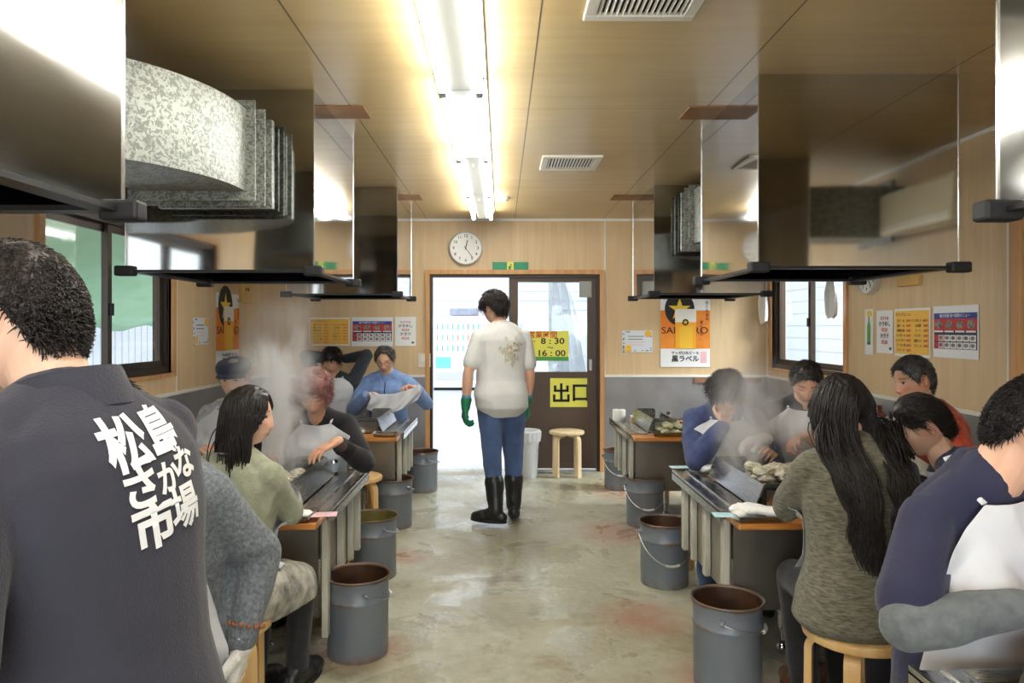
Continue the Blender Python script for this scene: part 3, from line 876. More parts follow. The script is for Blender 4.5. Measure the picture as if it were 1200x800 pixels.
class Shape(MB):
    def rcone(self, p0, p1, r0, r1, n=14, flat=1.0, axis=None):
        """tapered limb with rounded ends; flat squashes it across 'axis'"""
        p0, p1 = Vector(p0), Vector(p1)
        t = (p1 - p0)
        if t.length < 1e-5: t = V(0, 0, 1e-4)
        t.normalize()
        if axis is None:
            ref = V(0, 0, 1) if abs(t.z) < 0.9 else V(1, 0, 0)
            s = t.cross(ref).normalized()
        else:
            s = (Vector(axis) - t * Vector(axis).dot(t)).normalized()
        w = s.cross(t)
        rings = []
        for q in (-80, -55, -28, 0):
            a = math.radians(q); rings.append((p0 + t * r0 * math.sin(a), r0 * math.cos(a)))
        for q in (0, 28, 55, 80):
            a = math.radians(q); rings.append((p1 + t * r1 * math.sin(a), r1 * math.cos(a)))
        return self.ring_loft([[c + s * math.cos(2 * PI * k / n) * r * flat + w * math.sin(2 * PI * k / n) * r for k in range(n)] for c, r in rings])
    def sections(self, secs, n=28, p=2.3):
        """secs: (center, side axis, front axis, half width, half depth)"""
        rings = []
        for c, ax, ay, a, b in secs:
            ring = []
            for k in range(n):
                t = 2 * PI * k / n
                ct, st = math.cos(t), math.sin(t)
                rr = (abs(ct) ** p + abs(st) ** p) ** (-1 / p)
                ring.append(c + ax * (a * rr * ct) + ay * (b * rr * st))
            rings.append(ring)
        return self.ring_loft(rings)

def remeshed(shape, name, voxel, smooth=3, factor=0.5):
    me = bpy.data.meshes.new(name)
    me.from_pydata(shape.v, [], shape.f)
    bm = bmesh.new(); bm.from_mesh(me)
    # orient every closed piece outwards
    bmesh.ops.recalc_face_normals(bm, faces=bm.faces[:])
    bm.to_mesh(me); bm.free()
    o = bpy.data.objects.new(name, me); COL.objects.link(o)
    r = o.modifiers.new('r', 'REMESH'); r.mode = 'VOXEL'; r.voxel_size = voxel
    s = o.modifiers.new('s', 'SMOOTH'); s.factor = factor; s.iterations = smooth
    res = mesh_of(o)
    bpy.data.objects.remove(o); bpy.data.meshes.remove(me)
    res.name = name
    res.polygons.foreach_set('use_smooth', [True] * len(res.polygons))
    return res

def coords(me):
    a = np.empty(len(me.vertices) * 3); me.vertices.foreach_get('co', a); return a.reshape(-1, 3)
def normals(me):
    a = np.empty(len(me.vertices) * 3); me.vertices.foreach_get('normal', a); return a.reshape(-1, 3)
def set_coords(me, P):
    me.vertices.foreach_set('co', P.reshape(-1)); me.update()

# ---- head template (face towards +y, origin mid-head, 0.225 high)
def _ico(sub):
    bm = bmesh.new(); bmesh.ops.create_icosphere(bm, subdivisions=sub, radius=1)
    v = np.array([p.co[:] for p in bm.verts]); f = [tuple(q.index for q in p.verts) for p in bm.faces]; bm.free(); return v, f
ICO_V, ICO_F = _ico(6)
def sstep(a, b, x): t = np.clip((x - a) / (b - a), 0, 1); return t * t * (3 - 2 * t)
def head_surface(D, fem=False, face=True):
    x, y, z = D[:, 0], D[:, 1], D[:, 2]
    X, Y, Z = 0.0755 * x, 0.094 * y, 0.113 * z
    low = sstep(0.05, -0.95, z)
    X = X * (1 - (0.36 if fem else 0.28) * low * sstep(-0.7, 0.6, y) - 0.30 * low * sstep(0.2, -0.7, y))
    back = sstep(0.1, -0.8, y) * sstep(0.1, -0.8, z)
    Y = Y * (1 - 0.42 * back) + 0.006
    Y = np.where((y > 0) & (z < 0.3), Y + 0.010 * sstep(0.1, -0.9, z) * sstep(0.0, 0.8, y), Y)
    fr = sstep(0.3, 0.9, y)
    Y = Y - fr * 0.004 * (1 - np.abs(z))
    if face:
        front = y > 0.0
        g = lambda cx, cz, sx, sz: np.exp(-((np.abs(X) - cx) / sx) ** 2 - ((Z - cz) / sz) ** 2) * front
        # nose
        t = np.clip((0.018 - Z) / 0.056, 0, 1)
        ridge = np.exp(-(X / (0.0075 + 0.006 * t)) ** 2) * np.where((Z < 0.03) & (Z > -0.048), 1, 0) * front
        na = 0.0125 if fem else 0.017
        prof = np.where(Z > -0.036, 0.003 + na * t ** 1.2, na * np.clip((Z + 0.05) / 0.014, 0, 1) ** 0.7)
        Y = Y + ridge * prof * sstep(0.032, 0.012, Z)
        Y = Y + 0.006 * g(0.013, -0.037, 0.006, 0.007)
        Y = Y - 0.0085 * g(0.031, 0.008, 0.015, 0.011)
        Y = Y + 0.0050 * g(0.031, 0.005, 0.010, 0.0075)
        Y = Y + (0.002 if fem else 0.004) * g(0.028, 0.026, 0.020, 0.007)
        Y = Y + 0.0045 * g(0.044, -0.022, 0.018, 0.016)
        Y = Y + 0.0055 * g(0.0, -0.060, 0.020, 0.0055) + 0.0050 * g(0.0, -0.0715, 0.017, 0.0055) - 0.0035 * g(0, -0.0655, 0.024, 0.0022)
        Y = Y - 0.003 * g(0.0, -0.083, 0.02, 0.006)
        Y = Y + 0.006 * g(0.0, -0.100, 0.020, 0.012)
    return np.stack([X, Y, Z], 1)
HEAD = {f: head_surface(ICO_V, f) for f in (False, True)}
SKULL = head_surface(ICO_V, False, False)

HAIRLINES = {  # angle from the face -> hairline height
    'short': [(0, .072), (.55, .066), (.85, .045), (1.12, .016), (1.27, -.006), (1.38, .018), (1.6, .036), (1.85, .024), (2.02, -.02), (2.2, -.05), (2.6, -.066), (PI, -.070)],
    'fringe': [(0, .046), (.4, .044), (.7, .036), (1.0, .012), (1.25, -.016), (1.38, .010), (1.6, .028), (1.85, .014), (2.02, -.03), (2.5, -.07), (PI, -.076)],
    'receding': [(0, .088), (.3, .094), (.6, .083), (.85, .055), (1.15, .016), (1.27, -.006), (1.38, .018), (1.6, .036), (1.85, .024), (2.02, -.02), (2.5, -.064), (PI, -.068)],
    'long': [(0, .078), (.35, .066), (.62, .048), (.85, .022), (1.05, -.015), (1.25, -.055), (1.5, -.085), (2.2, -.09), (PI, -.09)],
    'tied': [(0, .078), (.35, .066), (.62, .048), (.85, .034), (1.1, .016), (1.35, .014), (1.6, .030), (1.85, .012), (2.05, -.03), (2.5, -.06), (PI, -.07)],
    'bob': [(0, .052), (.4, .045), (.7, .028), (.95, -.005), (1.15, -.03), (1.4, -.05), (1.7, -.05), (2.2, -.08), (PI, -.085)],
}
def hair_mask(D, P, line):
    phi = np.abs(np.arctan2(D[:, 0], D[:, 1]))
    hl = np.interp(phi, [a for a, _ in HAIRLINES[line]], [b for _, b in HAIRLINES[line]])
    return sstep(-0.005, 0.006, P[:, 2] - hl)

def two_bone(a, target, l1, l2, pole):
    """joint positions of a two-segment limb reaching for target, bending towards pole"""
    a, target = Vector(a), Vector(target)
    d = target - a
    L = min(max(d.length, abs(l1 - l2) + 0.02), (l1 + l2) * 0.999)
    t = d.normalized(); end = a + t * L
    x = (l1 * l1 - l2 * l2 + L * L) / (2 * L)
    h = math.sqrt(max(l1 * l1 - x * x, 0))
    p = Vector(pole); p = (p - t * p.dot(t))
    if p.length < 1e-4: p = V(0, 0, -1) - t * t.z * -1
    p.normalize()
    return a + t * x + p * h, end

SKIN = {}
def skin_mat(key, rgb):
    if key in SKIN: return SKIN[key]
    m = mat('skin ' + key, rgb, 0.48, sub=0.25, bump=0.05, bscale=260)
    nt = m.node_tree; b = nt.nodes['Principled BSDF']
    at = nt.nodes.new('ShaderNodeAttribute'); at.attribute_name = 'Col'
    nt.links.new(at.outputs['Color'], b.inputs['Base Color'])
    SKIN[key] = m; return m
def hair_mat(key, rgb, rgb2):
    m = mat('hair ' + key, rgb, 0.42, rgb2=rgb2, nscale=30, spec=0.35)
    return m

TORSO_M = [(-.125, .10, .07, -.005), (-.06, .163, .112, -.012), (.03, .166, .116, -.008), (.12, .150, .104, .004), (.22, .154, .110, .010), (.32, .174, .119, .008), (.395, .182, .113, -.002), (.445, .155, .088, -.014), (.485, .095, .068, -.022), (.525, .060, .058, -.016)]
TORSO_F = [(-.125, .10, .07, -.005), (-.06, .168, .116, -.014), (.03, .162, .110, -.008), (.12, .132, .094, .004), (.22, .138, .104, .012), (.31, .154, .122, .014), (.385, .158, .104, .0), (.44, .132, .080, -.014), (.48, .080, .062, -.020), (.52, .050, .050, -.014)]

class Rig:
    def __init__(s, x, y, yaw, k=1.0, fem=False, sit=True, seat=0.455, lean=8, bend=12, side=0, twist=0, head=(0, 10, 0), neck=None, hip=None,
                 ak=1.0, lh=None, rh=None, lf=None, rf=None, lk=None, rk=None):
        s.x, s.y, s.yaw, s.k, s.fem, s.sit = x, y, math.radians(yaw), k, fem, sit
        R = math.radians
        zp = (seat + 0.085 * k) if sit else 0.925 * k
        if hip: zp = hip
        s.P0 = V(0, 0, zp)
        s.lean, s.bend, s.side, s.twist = R(lean), R(bend), R(side), R(twist)
        s.tab = TORSO_F if fem else TORSO_M
        c, fr = s.spine(.43)
        sw = (.150 if fem else .170) * k
        s.sh = {1: c + fr[0] * sw + fr[1] * (-.006), -1: c - fr[0] * sw + fr[1] * (-.006)}
        nb, nf = s.spine(.52)
        hy, hp, hr = (R(a) for a in head)
        s.HR = Matrix.Rotation(hy, 3, 'Z') @ Matrix.Rotation(-hp, 3, 'X') @ Matrix.Rotation(hr, 3, 'Y')
        up = (nf[2] + s.HR @ V(0, 0, 1)).normalized()
        s.nb = nb
        s.nt = nb + up * .058 * k
        s.hc = s.nt + s.HR @ V(0, .022, .072) * k
        # arms
        s.arm = {}
        l1, l2 = .285 * k * ak, .250 * k * ak
        if fem: l1, l2 = l1 * .95, l2 * .95
        for sd, h in ((1, rh), (-1, lh)):
            h = dict(h or {})
            if 't' in h: w = s.local(h['t'])
            elif 'tl' in h: w = Vector(h['tl'])
            else: w = s.sh[sd] + V(sd * .10, .10, -.47 * k) if not sit else V(sd * .15, .34, zp + .16)
            pole = Vector(h.get('pole', (sd * .55, -.5, -1.0)))
            e, w = two_bone(s.sh[sd], w, l1, l2, pole)
            d = s.localdir(h['d']) if 'd' in h else (w - e).normalized()
            d.normalize()
            n = s.localdir(h['n']) if 'n' in h else V(-sd * .6, 0, -.8)
            n = (n - d * n.dot(d)).normalized()
            s.arm[sd] = dict(e=e, w=w, d=d, n=n, curl=h.get('curl', .5), spread=h.get('spread', 1.0), pinch=h.get('pinch', 0))
        # legs
        s.leg = {}
        t1, t2 = .405 * k, .40 * k
        for sd, f, kn in ((1, rf, rk), (-1, lf, lk)):
            hpos = s.P0 + V(sd * .088 * k, 0, -.015)
            a = s.local(f) if f is not None else (V(sd * .13, .40 * k, 0) if sit else V(sd * .10, 0, 0))
            ank = V(a.x, a.y, .085 * k if len(a) < 3 else max(a.z, 0) + .085 * k)
            pole = Vector(kn) if kn else V(sd * .12, 1, .9 if sit else .05)
            e, w = two_bone(hpos, ank, t1, t2, pole)
            fd = V((w - hpos).x * .4, 1.0, 0).normalized() if sit else V(sd * .18, 1, 0).normalized()
            s.leg[sd] = dict(h=hpos, k=e, a=w, fd=fd)
    def local(s, p):
        p = Vector((*p[:2], p[2] if len(p) > 2 else 0.0))
        return Matrix.Rotation(-s.yaw, 3, 'Z') @ (p - V(s.x, s.y, 0))
    def localdir(s, d): return Matrix.Rotation(-s.yaw, 3, 'Z') @ Vector(d)
    def frame(s, u):
        th = -(s.lean * (0.45 if u < 0 else 1.0) + s.bend * max(0, u) / .5)
        q = Matrix.Rotation(s.twist * max(0, min(1, u / .4)), 3, 'Z') @ Matrix.Rotation(s.side * max(0, min(1, u / .3)), 3, 'Y') @ Matrix.Rotation(th, 3, 'X')
        return (q @ V(1, 0, 0), q @ V(0, 1, 0), q @ V(0, 0, 1))
    def spine(s, u):
        k = s.k
        n = 12
        p = s.P0.copy()
        for i in range(n):
            p += s.frame(u * (i + .5) / n)[2] * (u * k * 1.06 / n)
        return p, s.frame(u)
    def torso(s, grow=0.0, lo=-9, hi=9, gw=None):
        out = []
        for (u, a, b, yo) in s.tab:
            if u < lo or u > hi: continue
            c, f = s.spine(u)
            g = grow
            if gw: g = grow + float(np.interp(u, [q[0] for q in gw], [q[1] for q in gw]))
            out.append((c + f[1] * yo * s.k, f[0], f[1], a * s.k + g, b * s.k + g))
        return out
    def add_hand(s, sh, sd, grow=0.0):
        A = s.arm[sd]; k = s.k * (.93 if s.fem else 1.0)
        w, d, n = A['w'], A['d'], A['n']
        lat = (-d.cross(n) * -1 if False else n.cross(d)) * (-sd)      # towards the thumb
        lat = lat.normalized()
        base = w + d * .012 * k
        sh.rcone(w - d * .02, w + d * .015, .026 * k + grow, .025 * k + grow, 12, 1.25, lat)
        offs = [.030, .010, -.010, -.029]
        lens = [(.042, .026, .021), (.046, .029, .022), (.042, .027, .021), (.033, .021, .019)]
        reach = [.088, .092, .087, .078]
        for i in range(4):
            st = base + lat * offs[i] * .55 * k
            kn = base + lat * offs[i] * k + d * (reach[i] - .012) * k
            sh.rcone(st, kn, .0155 * k + grow, .0125 * k + grow, 10)
            q, dirv = kn, (d + lat * offs[i] * 2.2 * A['spread']).normalized()
            nn = n
            c = A['curl'] * (1.0 + .12 * i)
            if A['pinch'] and i == 0: c = A['curl'] * .8
            ax = nn.cross(dirv).normalized()
            rr = [.0098, .0090, .0082, .0070]
            for j, L in enumerate(lens[i]):
                dirv = Matrix.Rotation(-c * (.75 if j == 0 else 1.0), 3, ax) @ dirv
                if dirv.dot(n) < 0 and j == 0 and c > 0:
                    dirv = Matrix.Rotation(2 * c * .75, 3, ax) @ dirv; ax = -ax
                e = q + dirv * L * k
                sh.rcone(q, e, rr[j] * k * (.92 if i == 3 else 1) + grow, rr[j + 1] * k * (.92 if i == 3 else 1) + grow, 10)
                q = e
        # thumb leaves the side of the palm
        t0 = base + lat * .024 * k + d * .016 * k
        t1 = t0 + (lat * .75 + d * .62 + n * .30).normalized() * .040 * k
        t2 = t1 + (lat * .35 + d * .85 + n * (.25 + .5 * A['curl'])).normalized() * .032 * k
        t3 = t2 + (lat * (.05 - .4 * A['pinch']) + d * .9 + n * (.3 + .7 * A['curl'])).normalized() * .026 * k
        sh.rcone(t0, t1, .0160 * k + grow, .0115 * k + grow, 10); sh.rcone(t1, t2, .0112 * k + grow, .0098 * k + grow, 10); sh.rcone(t2, t3, .0098 * k + grow, .0078 * k + grow, 10)

def skin_body(R, key, rgb, voxel, stubble=0.0, lips=(176, 96, 88), brow=(48, 36, 32), closed=True):
    k = R.k
    sh = Shape()
    sh.sections(R.torso())
    sh.rcone(R.nb - V(0, 0, .03), R.nt + R.HR @ V(0, .012, .02), (.050 if R.fem else .058) * k, (.048 if R.fem else .055) * k, 18)
    for sd in (1, -1):
        A = R.arm[sd]
        f = .88 if R.fem else 1.0
        sh.rcone(R.sh[sd], R.sh[sd] * .55 + A['e'] * .45, .051 * k * f, .046 * k * f)
        sh.rcone(R.sh[sd] * .55 + A['e'] * .45, A['e'], .047 * k * f, .039 * k * f)
        mid = A['e'] * .68 + A['w'] * .32
        sh.rcone(A['e'], mid, .039 * k * f, .041 * k * f); sh.rcone(mid, A['w'], .041 * k * f, .026 * k * f)
        R.add_hand(sh, sd)
        L = R.leg[sd]
        sh.rcone(L['h'], L['k'], .085 * k, .055 * k); m = L['k'] * .66 + L['a'] * .34
        sh.rcone(L['k'], m, .054 * k, .054 * k); sh.rcone(m, L['a'], .054 * k, .036 * k)
        toe = L['a'] + L['fd'] * .15 * k; toe.z = L['a'].z - .055 * k
        heel = L['a'] - L['fd'] * .035 * k; heel.z = L['a'].z - .045 * k
        sh.rcone(L['a'], toe, .040 * k, .028 * k); sh.rcone(heel, toe, .034 * k, .028 * k)
    H = HEAD[R.fem]
    hv = [R.hc + R.HR @ (Vector(p) * k) for p in H]
    sh.add(hv, ICO_F)
    for sd in (1, -1):   # ears: rim, lobe and bowl
        for (cy, cz, rx, ry, rz) in ((-.005, .010, .010, .017, .020), (-.002, -.012, .010, .011, .017)):
            M = Matrix.Translation(R.hc) @ (R.HR.to_4x4() @ Matrix.Scale(k, 4) @ Matrix.Translation((sd * .081, cy, cz)) @ Matrix.Rotation(sd * -.5, 4, 'Z'))
            sh.ball((0, 0, 0), rx * .8, ry, rz, 14, 10, M)
    me = remeshed(sh, 'person', voxel, 2, .45)
    P = coords(me)
    Rm = np.array(R.HR)
    Q = (P - np.array(R.hc)) @ Rm / k
    # hollow of the ear
    ear = (np.abs(Q[:, 0]) > .0735) & (np.abs(Q[:, 2]) < .03) & (np.abs(Q[:, 1] + .002) < .02)
    bowl = np.exp(-((Q[:, 1] - .001) / .007) ** 2 - ((Q[:, 2] - .004) / .011) ** 2) * ear
    Q2 = Q.copy(); Q2[:, 0] -= np.sign(Q[:, 0]) * .006 * bowl
    P = np.where(ear[:, None], np.array(R.hc) + (Q2 * k) @ Rm.T, P)
    set_coords(me, P)
    base = np.array(lin(rgb)); Cc = np.tile(base, (len(P), 1))
    near = (np.linalg.norm(Q, axis=1) < .16)
    front = near & (Q[:, 1] > .02)
    def mix(w, c):
        nonlocal Cc
        w = np.clip(w, 0, 1)[:, None]; Cc = Cc * (1 - w) + np.array(lin(c)) * w
    blot = np_noise(P, 38, 3) * .06 + np_noise(P, 110, 5) * .03
    Cc = Cc * (1 + blot[:, None] * np.array([.6, 1, 1]))
    rosy = tuple(min(255, int(v)) for v in (rgb[0] * .98, rgb[1] * .80, rgb[2] * .76))
    ax = np.abs(Q[:, 0])
    g = lambda cx, cz, sx, sz: np.exp(-((ax - cx) / sx) ** 2 - ((Q[:, 2] - cz) / sz) ** 2) * front
    mix(.45 * g(.042, -.024, .02, .016), rosy); mix(.4 * g(0, -.034, .014, .014), rosy)
    mix(.5 * (near & (ax > .068) & (np.abs(Q[:, 2]) < .035)), rosy)
    if stubble:
        mix(stubble * sstep(-.03, -.06, Q[:, 2]) * front * (1 - g(0, -.066, .03, .012)), (110, 96, 88))
    mix(.8 * g(0, -.0655, .020, .0085), lips); mix(.7 * g(0, -.0655, .022, .0016), (90, 40, 38))
    bz = .0285 - .10 * np.clip(ax - .032, 0, 1) + .0
    mix(.85 * np.exp(-((Q[:, 2] - bz) / .0034) ** 2) * sstep(.012, .018, ax) * sstep(.052, .044, ax) * front, brow)
    ez = .007 - .10 * (ax - .031) ** 2 / .01
    e_w = sstep(.0165, .020, ax) * sstep(.0465, .043, ax) * front
    if closed:
        mix(.9 * np.exp(-((Q[:, 2] - (.0035 - 6.0 * (ax - .031) ** 2 * -1)) / .0021) ** 2) * e_w, (34, 24, 22))
    else:
        zz = Q[:, 2] - .006
        opening = .0052 - 22 * (ax - .0315) ** 2
        mix(1.0 * e_w * sstep(.0012, -.0008, np.abs(zz) - opening), (214, 208, 202))
        mix(1.0 * e_w * (np.sqrt((ax - .0315) ** 2 + zz ** 2) < .0055) * (np.abs(zz) < opening + .0008), (26, 18, 16))
        mix(.95 * np.exp(-((zz - opening) / .0018) ** 2) * e_w, (30, 22, 20))
    mix(.6 * np.exp(-((ax - .008) / .003) ** 2 - ((Q[:, 2] + .046) / .003) ** 2) * front, (96, 56, 48))
    col = me.color_attributes.new('Col', 'FLOAT_COLOR', 'POINT')
    col.data.foreach_set('color', np.concatenate([np.clip(Cc, 0, 1), np.ones((len(P), 1))], 1).reshape(-1))
    me.materials.append(skin_mat(key, rgb))
    o = bpy.data.objects.new('person', me); COL.objects.link(o)
    o.location = (R.x, R.y, 0); o.rotation_euler = (0, 0, R.yaw)
    return o

def child_mesh(me, name, m, parent):
    me.name = name
    me.materials.clear(); me.materials.append(m)
    o = bpy.data.objects.new(name, me); COL.objects.link(o); o.parent = parent
    return o

def wrinkle(me, amp, freq, seed, mask=None, aniso=(1, 1, 1)):
    amp *= 1.35
    P = coords(me); N = normals(me)
    w = np_noise(P * np.array(aniso), freq * .3, seed + 9)
    A = np_noise(P * np.array(aniso) + .03 * w[:, None], freq, seed)
    rid = (1 - np.abs(np.tanh(A * 1.2))) ** 1.5
    B = np_noise(P, freq * 2.4, seed + 1)
    d = amp * (rid * 1.1 - .35 + .22 * B)
    if mask is not None: d = d * mask(P)
    set_coords(me, P + N * d[:, None])

def hair(R, parent, m, line='short', top=.020, sides=.009, strands=1500, L=.03, long=0.0, seed=1, fringe=None, puff=0.0, back=None, lift=.35, part=0.0, width=1.0):
    k = R.k
    D = ICO_V; P = HEAD[R.fem]
    S = np.where(D[:, 2:3] > -.2, SKULL, P)
    mask = hair_mask(D, P, line)
    th = sides + (top - sides) * sstep(-.05, .75, D[:, 2]) + puff * sstep(-.3, .4, D[:, 2]) * sstep(.5, -.4, D[:, 1])
    th = th * (1 + .16 * np_noise(D, 7, seed) + .08 * np_noise(D, 22, seed + 2))
    n = S / np.linalg.norm(S, axis=1)[:, None]
    off = np.where(mask > .01, th * mask ** .6 - .006 * (1 - mask), -.007)
    cap = P + n * off[:, None]
    keep = mask > .0
    sh = MB(); sh.smooth = True
    vid = -np.ones(len(cap), int)
    fs = [f for f in ICO_F if keep[f[0]] or keep[f[1]] or keep[f[2]]]
    used = sorted({i for f in fs for i in f}); vid[used] = np.arange(len(used))
    Rm = np.array(R.HR); hc = np.array(R.hc)
    W = hc + (cap[used] * k) @ Rm.T
    verts = [W]; faces = [tuple(int(vid[i]) for i in f) for f in fs]
    base = len(W)
    g = np.random.default_rng(seed)
    idx = np.where(mask > .35)[0]
    if strands:
        pick = g.choice(idx, strands)
        root = cap[pick] - n[pick] * .004
        nn = n[pick]
        down = np.array([0, 0, -1.0])
        flow = np.stack([np.sign(D[pick, 0] - part) * .35 * np.ones(strands), np.where(D[pick, 1] > .35, .75, -.35), -.25 * np.ones(strands)], 1) if not long else np.stack([np.sign(D[pick, 0] - part) * (.9 + 0 * root[:, 0]), -.25 * np.ones(strands), -.55 * np.ones(strands)], 1)
        if line == 'tied': flow = np.stack([0 * root[:, 0], -1 + 0 * root[:, 0], -.25 + 0 * root[:, 0]], 1)
        flow = flow + g.normal(size=(strands, 3)) * (.35 if not long else .12)
        t = flow - nn * (flow * nn).sum(1)[:, None]
        t /= np.linalg.norm(t, axis=1)[:, None] + 1e-6
        d = t + nn * lift * (1 if not long else .25)
        d /= np.linalg.norm(d, axis=1)[:, None]
        hup = down @ Rm                     # world down in head space
        segs = 4 if not long else 14
        clump0 = np_noise(root, 55, seed + 41)
        if long:
            length = long * (g.uniform(.62, 1.02, strands) ** .8 + .06 * clump0)
        else:
            length = L * g.uniform(.5, 1.25, strands)
        lay = g.random(strands)
        clump = np_noise(root, 60, seed + 40)
        pts = [root.copy()]
        p = root.copy()
        for i in range(segs):
            step = (length / segs)[:, None]
            d = d + (hup * (.25 if not long else .55)) * (1.0 if long else .5)
            if long: d = d + .05 * g.normal(size=d.shape)
            d /= np.linalg.norm(d, axis=1)[:, None]
            p = p + d * step
            # stay outside the skull
            q = p / np.array([.0755, .094, .113]); r = np.linalg.norm(q, axis=1)
            lim = 1.09 if not long else 1.07 + .07 * lay
            ins = (r < lim) & (p[:, 2] > -.09)
            fac = np.where(ins, lim / np.maximum(r, 1e-3), 1.0)
            p = np.where(p[:, 2:3] > -.09, p * (1 + (fac[:, None] - 1) * .6), p)
            if long and i > 2:      # keep the face free
                lim_y = .030 + .012 * lay
                lowp = sstep(.055, .02, p[:, 2])
                p[:, 1] = np.where(p[:, 1] > lim_y, p[:, 1] * (1 - lowp) + lim_y * lowp, p[:, 1])
            pts.append(p.copy())
        pts = np.stack(pts, 1)              # strands x (segs+1) x 3
        Wp = hc + (pts.reshape(-1, 3) * k) @ Rm.T
        Wp = Wp.reshape(strands, segs + 1, 3)
        if back is not None: Wp = back(Wp)
        wid = (.0019 if not long else .0034) * k * width
        tang = np.gradient(Wp, axis=1); tang /= np.linalg.norm(tang, axis=2)[:, :, None] + 1e-6
        ref = g.normal(size=(strands, 1, 3))
        s = np.cross(tang, ref); s /= np.linalg.norm(s, axis=2)[:, :, None] + 1e-6
        u = np.cross(tang, s)
        tap = np.linspace(1, .25 if not long else .65, segs + 1)[None, :, None] * wid
        ring = np.stack([Wp + s * tap, Wp - .5 * s * tap + .87 * u * tap, Wp - .5 * s * tap - .87 * u * tap], 2)   # strand, seg, 3, xyz
        verts.append(ring.reshape(-1, 3))
        a = base + (np.arange(strands)[:, None, None] * (segs + 1) + np.arange(segs)[None, :, None]) * 3
        j = np.arange(3)[None, None, :]
        q = np.stack([a + j, a + (j + 1) % 3, a + 3 + (j + 1) % 3, a + 3 + j], -1).reshape(-1, 4)
        faces += [tuple(r) for r in q.tolist()]
    allv = np.concatenate(verts)
    me = bpy.data.meshes.new('hair'); me.from_pydata(allv.tolist(), [], faces)
    me.polygons.foreach_set('use_smooth', [True] * len(faces)); me.update()
    return child_mesh(me, 'hair', m, parent)

def top_cloth(R, parent, name, m, grow=.013, sleeve=1.0, sg=.012, lo=-.1, hi=.49, gw=None, voxel=.0075, amp=.006, freq=16, seed=3, hem_flare=0, extra=None, cuffg=.0, smooth=5, arms_only=False, sides=(1, -1)):
    k = R.k
    sh = Shape()
    gg = list(gw) if gw else [(-.2, 0.0), (.40, 0.0)]
    gg = [q for q in gg if q[0] < .44] + [(.44, 0.0), (.485, .012 - grow), (.53, .009 - grow)]
    if not arms_only: sh.sections(R.torso(grow, lo - .03, .53, gg))
    f = .9 if R.fem else 1.0
    for sd in sides:
        A = R.arm[sd]; s0 = R.sh[sd]
        if sleeve <= 0: continue
        e = A['e']; w = A['w']
        if sleeve <= .5:
            end = s0.lerp(e, sleeve * 2)
            sh.rcone(s0, s0.lerp(end, .5), .051 * k * f + sg, .050 * k * f + sg * 1.2); sh.rcone(s0.lerp(end, .5), end, .050 * k * f + sg * 1.2, .048 * k * f + sg * 1.6)
        else:
            end = e.lerp(w, (sleeve - .5) * 2)
            sh.rcone(s0 if not arms_only else s0.lerp(e, .4), s0.lerp(e, .5), .052 * k * f + sg * .9 if not arms_only else .049 * k * f + sg, .049 * k * f + sg); sh.rcone(s0.lerp(e, .5), e, .049 * k * f + sg, .043 * k * f + sg)
            mid = e.lerp(end, .4)
            sh.rcone(e, mid, .043 * k * f + sg, .043 * k * f + sg); sh.rcone(mid, end, .043 * k * f + sg, .031 * k * f + sg * .8 + cuffg)
    s1, s2 = R.sh[1], R.sh[-1]; cc = R.spine(.44)[0]
    for sd in (1, -1) if not arms_only else (): sh.rcone(R.spine(.50)[0], R.sh[sd] + R.frame(.45)[2] * .004, .050 * k * f + grow * .8, .042 * k * f + sg * .8)
    if extra: extra(sh)
    me = remeshed(sh, name, voxel, smooth, .5)
    wrinkle(me, amp, freq, seed)
    return child_mesh(me, name, m, parent)

def trousers(R, parent, name, m, g=.012, upto=1.0, voxel=.009, amp=.006, seed=5, waist=.04):
    k = R.k; sh = Shape()
    sh.sections(R.torso(g * .9, -9, waist))
    for sd in (1, -1):
        L = R.leg[sd]; end = L['k'].lerp(L['a'], upto)
        sh.rcone(L['h'], L['h'].lerp(L['k'], .5), .088 * k + g, .074 * k + g); sh.rcone(L['h'].lerp(L['k'], .5), L['k'], .074 * k + g, .060 * k + g)
        sh.rcone(L['k'], end, .060 * k + g, .047 * k + g)
    me = remeshed(sh, name, voxel, 4, .5); wrinkle(me, amp, 15, seed)
    return child_mesh(me, name, m, parent)

def shoes(R, parent, m, boot=0.0, name='shoe', m2=None):
    k = R.k
    for sd in (1, -1):
        L = R.leg[sd]; a, fd = L['a'], L['fd']
        sh = Shape()
        z0 = a.z - .085 * k
        toe = a + fd * .165 * k; toe.z = z0 + .036; ball = a + fd * .10 * k; ball.z = z0 + .045; heel = a - fd * .045 * k; heel.z = z0 + .045
        side = fd.cross(V(0, 0, 1))
        sh.rcone(heel, ball, .042, .046, 14, 1.0, side); sh.rcone(ball, toe, .047, .036, 14, 1.15, side); sh.rcone(a - fd * .005, ball, .048, .044)
        if boot:
            sh.rcone(a, a.lerp(L['k'], boot * .5), .056, .064, 18); sh.rcone(a.lerp(L['k'], boot * .5), a.lerp(L['k'], boot), .064, .076, 18)
        me = remeshed(sh, name, .006, 3, .5)
        P = coords(me); P[:, 2] = np.maximum(P[:, 2], z0 + .002); set_coords(me, P)
        if boot: wrinkle(me, .003, 26, 8)
        o = child_mesh(me, 'boot' if boot else name, m, parent)
        s2 = MB(); s2.smooth = True
        rim = []
        for q in range(24):
            t = 2 * PI * q / 24
            c = math.cos(t)
            rim.append((c, math.sin(t)))
        mid = (heel + toe) / 2
        prof = []
        for zz, gr in ((z0 + .001, .96), (z0 + .004, 1.02), (z0 + .022, 1.02), (z0 + .026, .97)):
            prof.append([V(mid.x, mid.y, zz) + fd * c * .142 * k * gr + side * s_ * (.048 - .006 * c * c + .004 * c) * gr for c, s_ in rim])
        s2.ring_loft(prof)
        s2.build('sole', m2 or M_black, o)

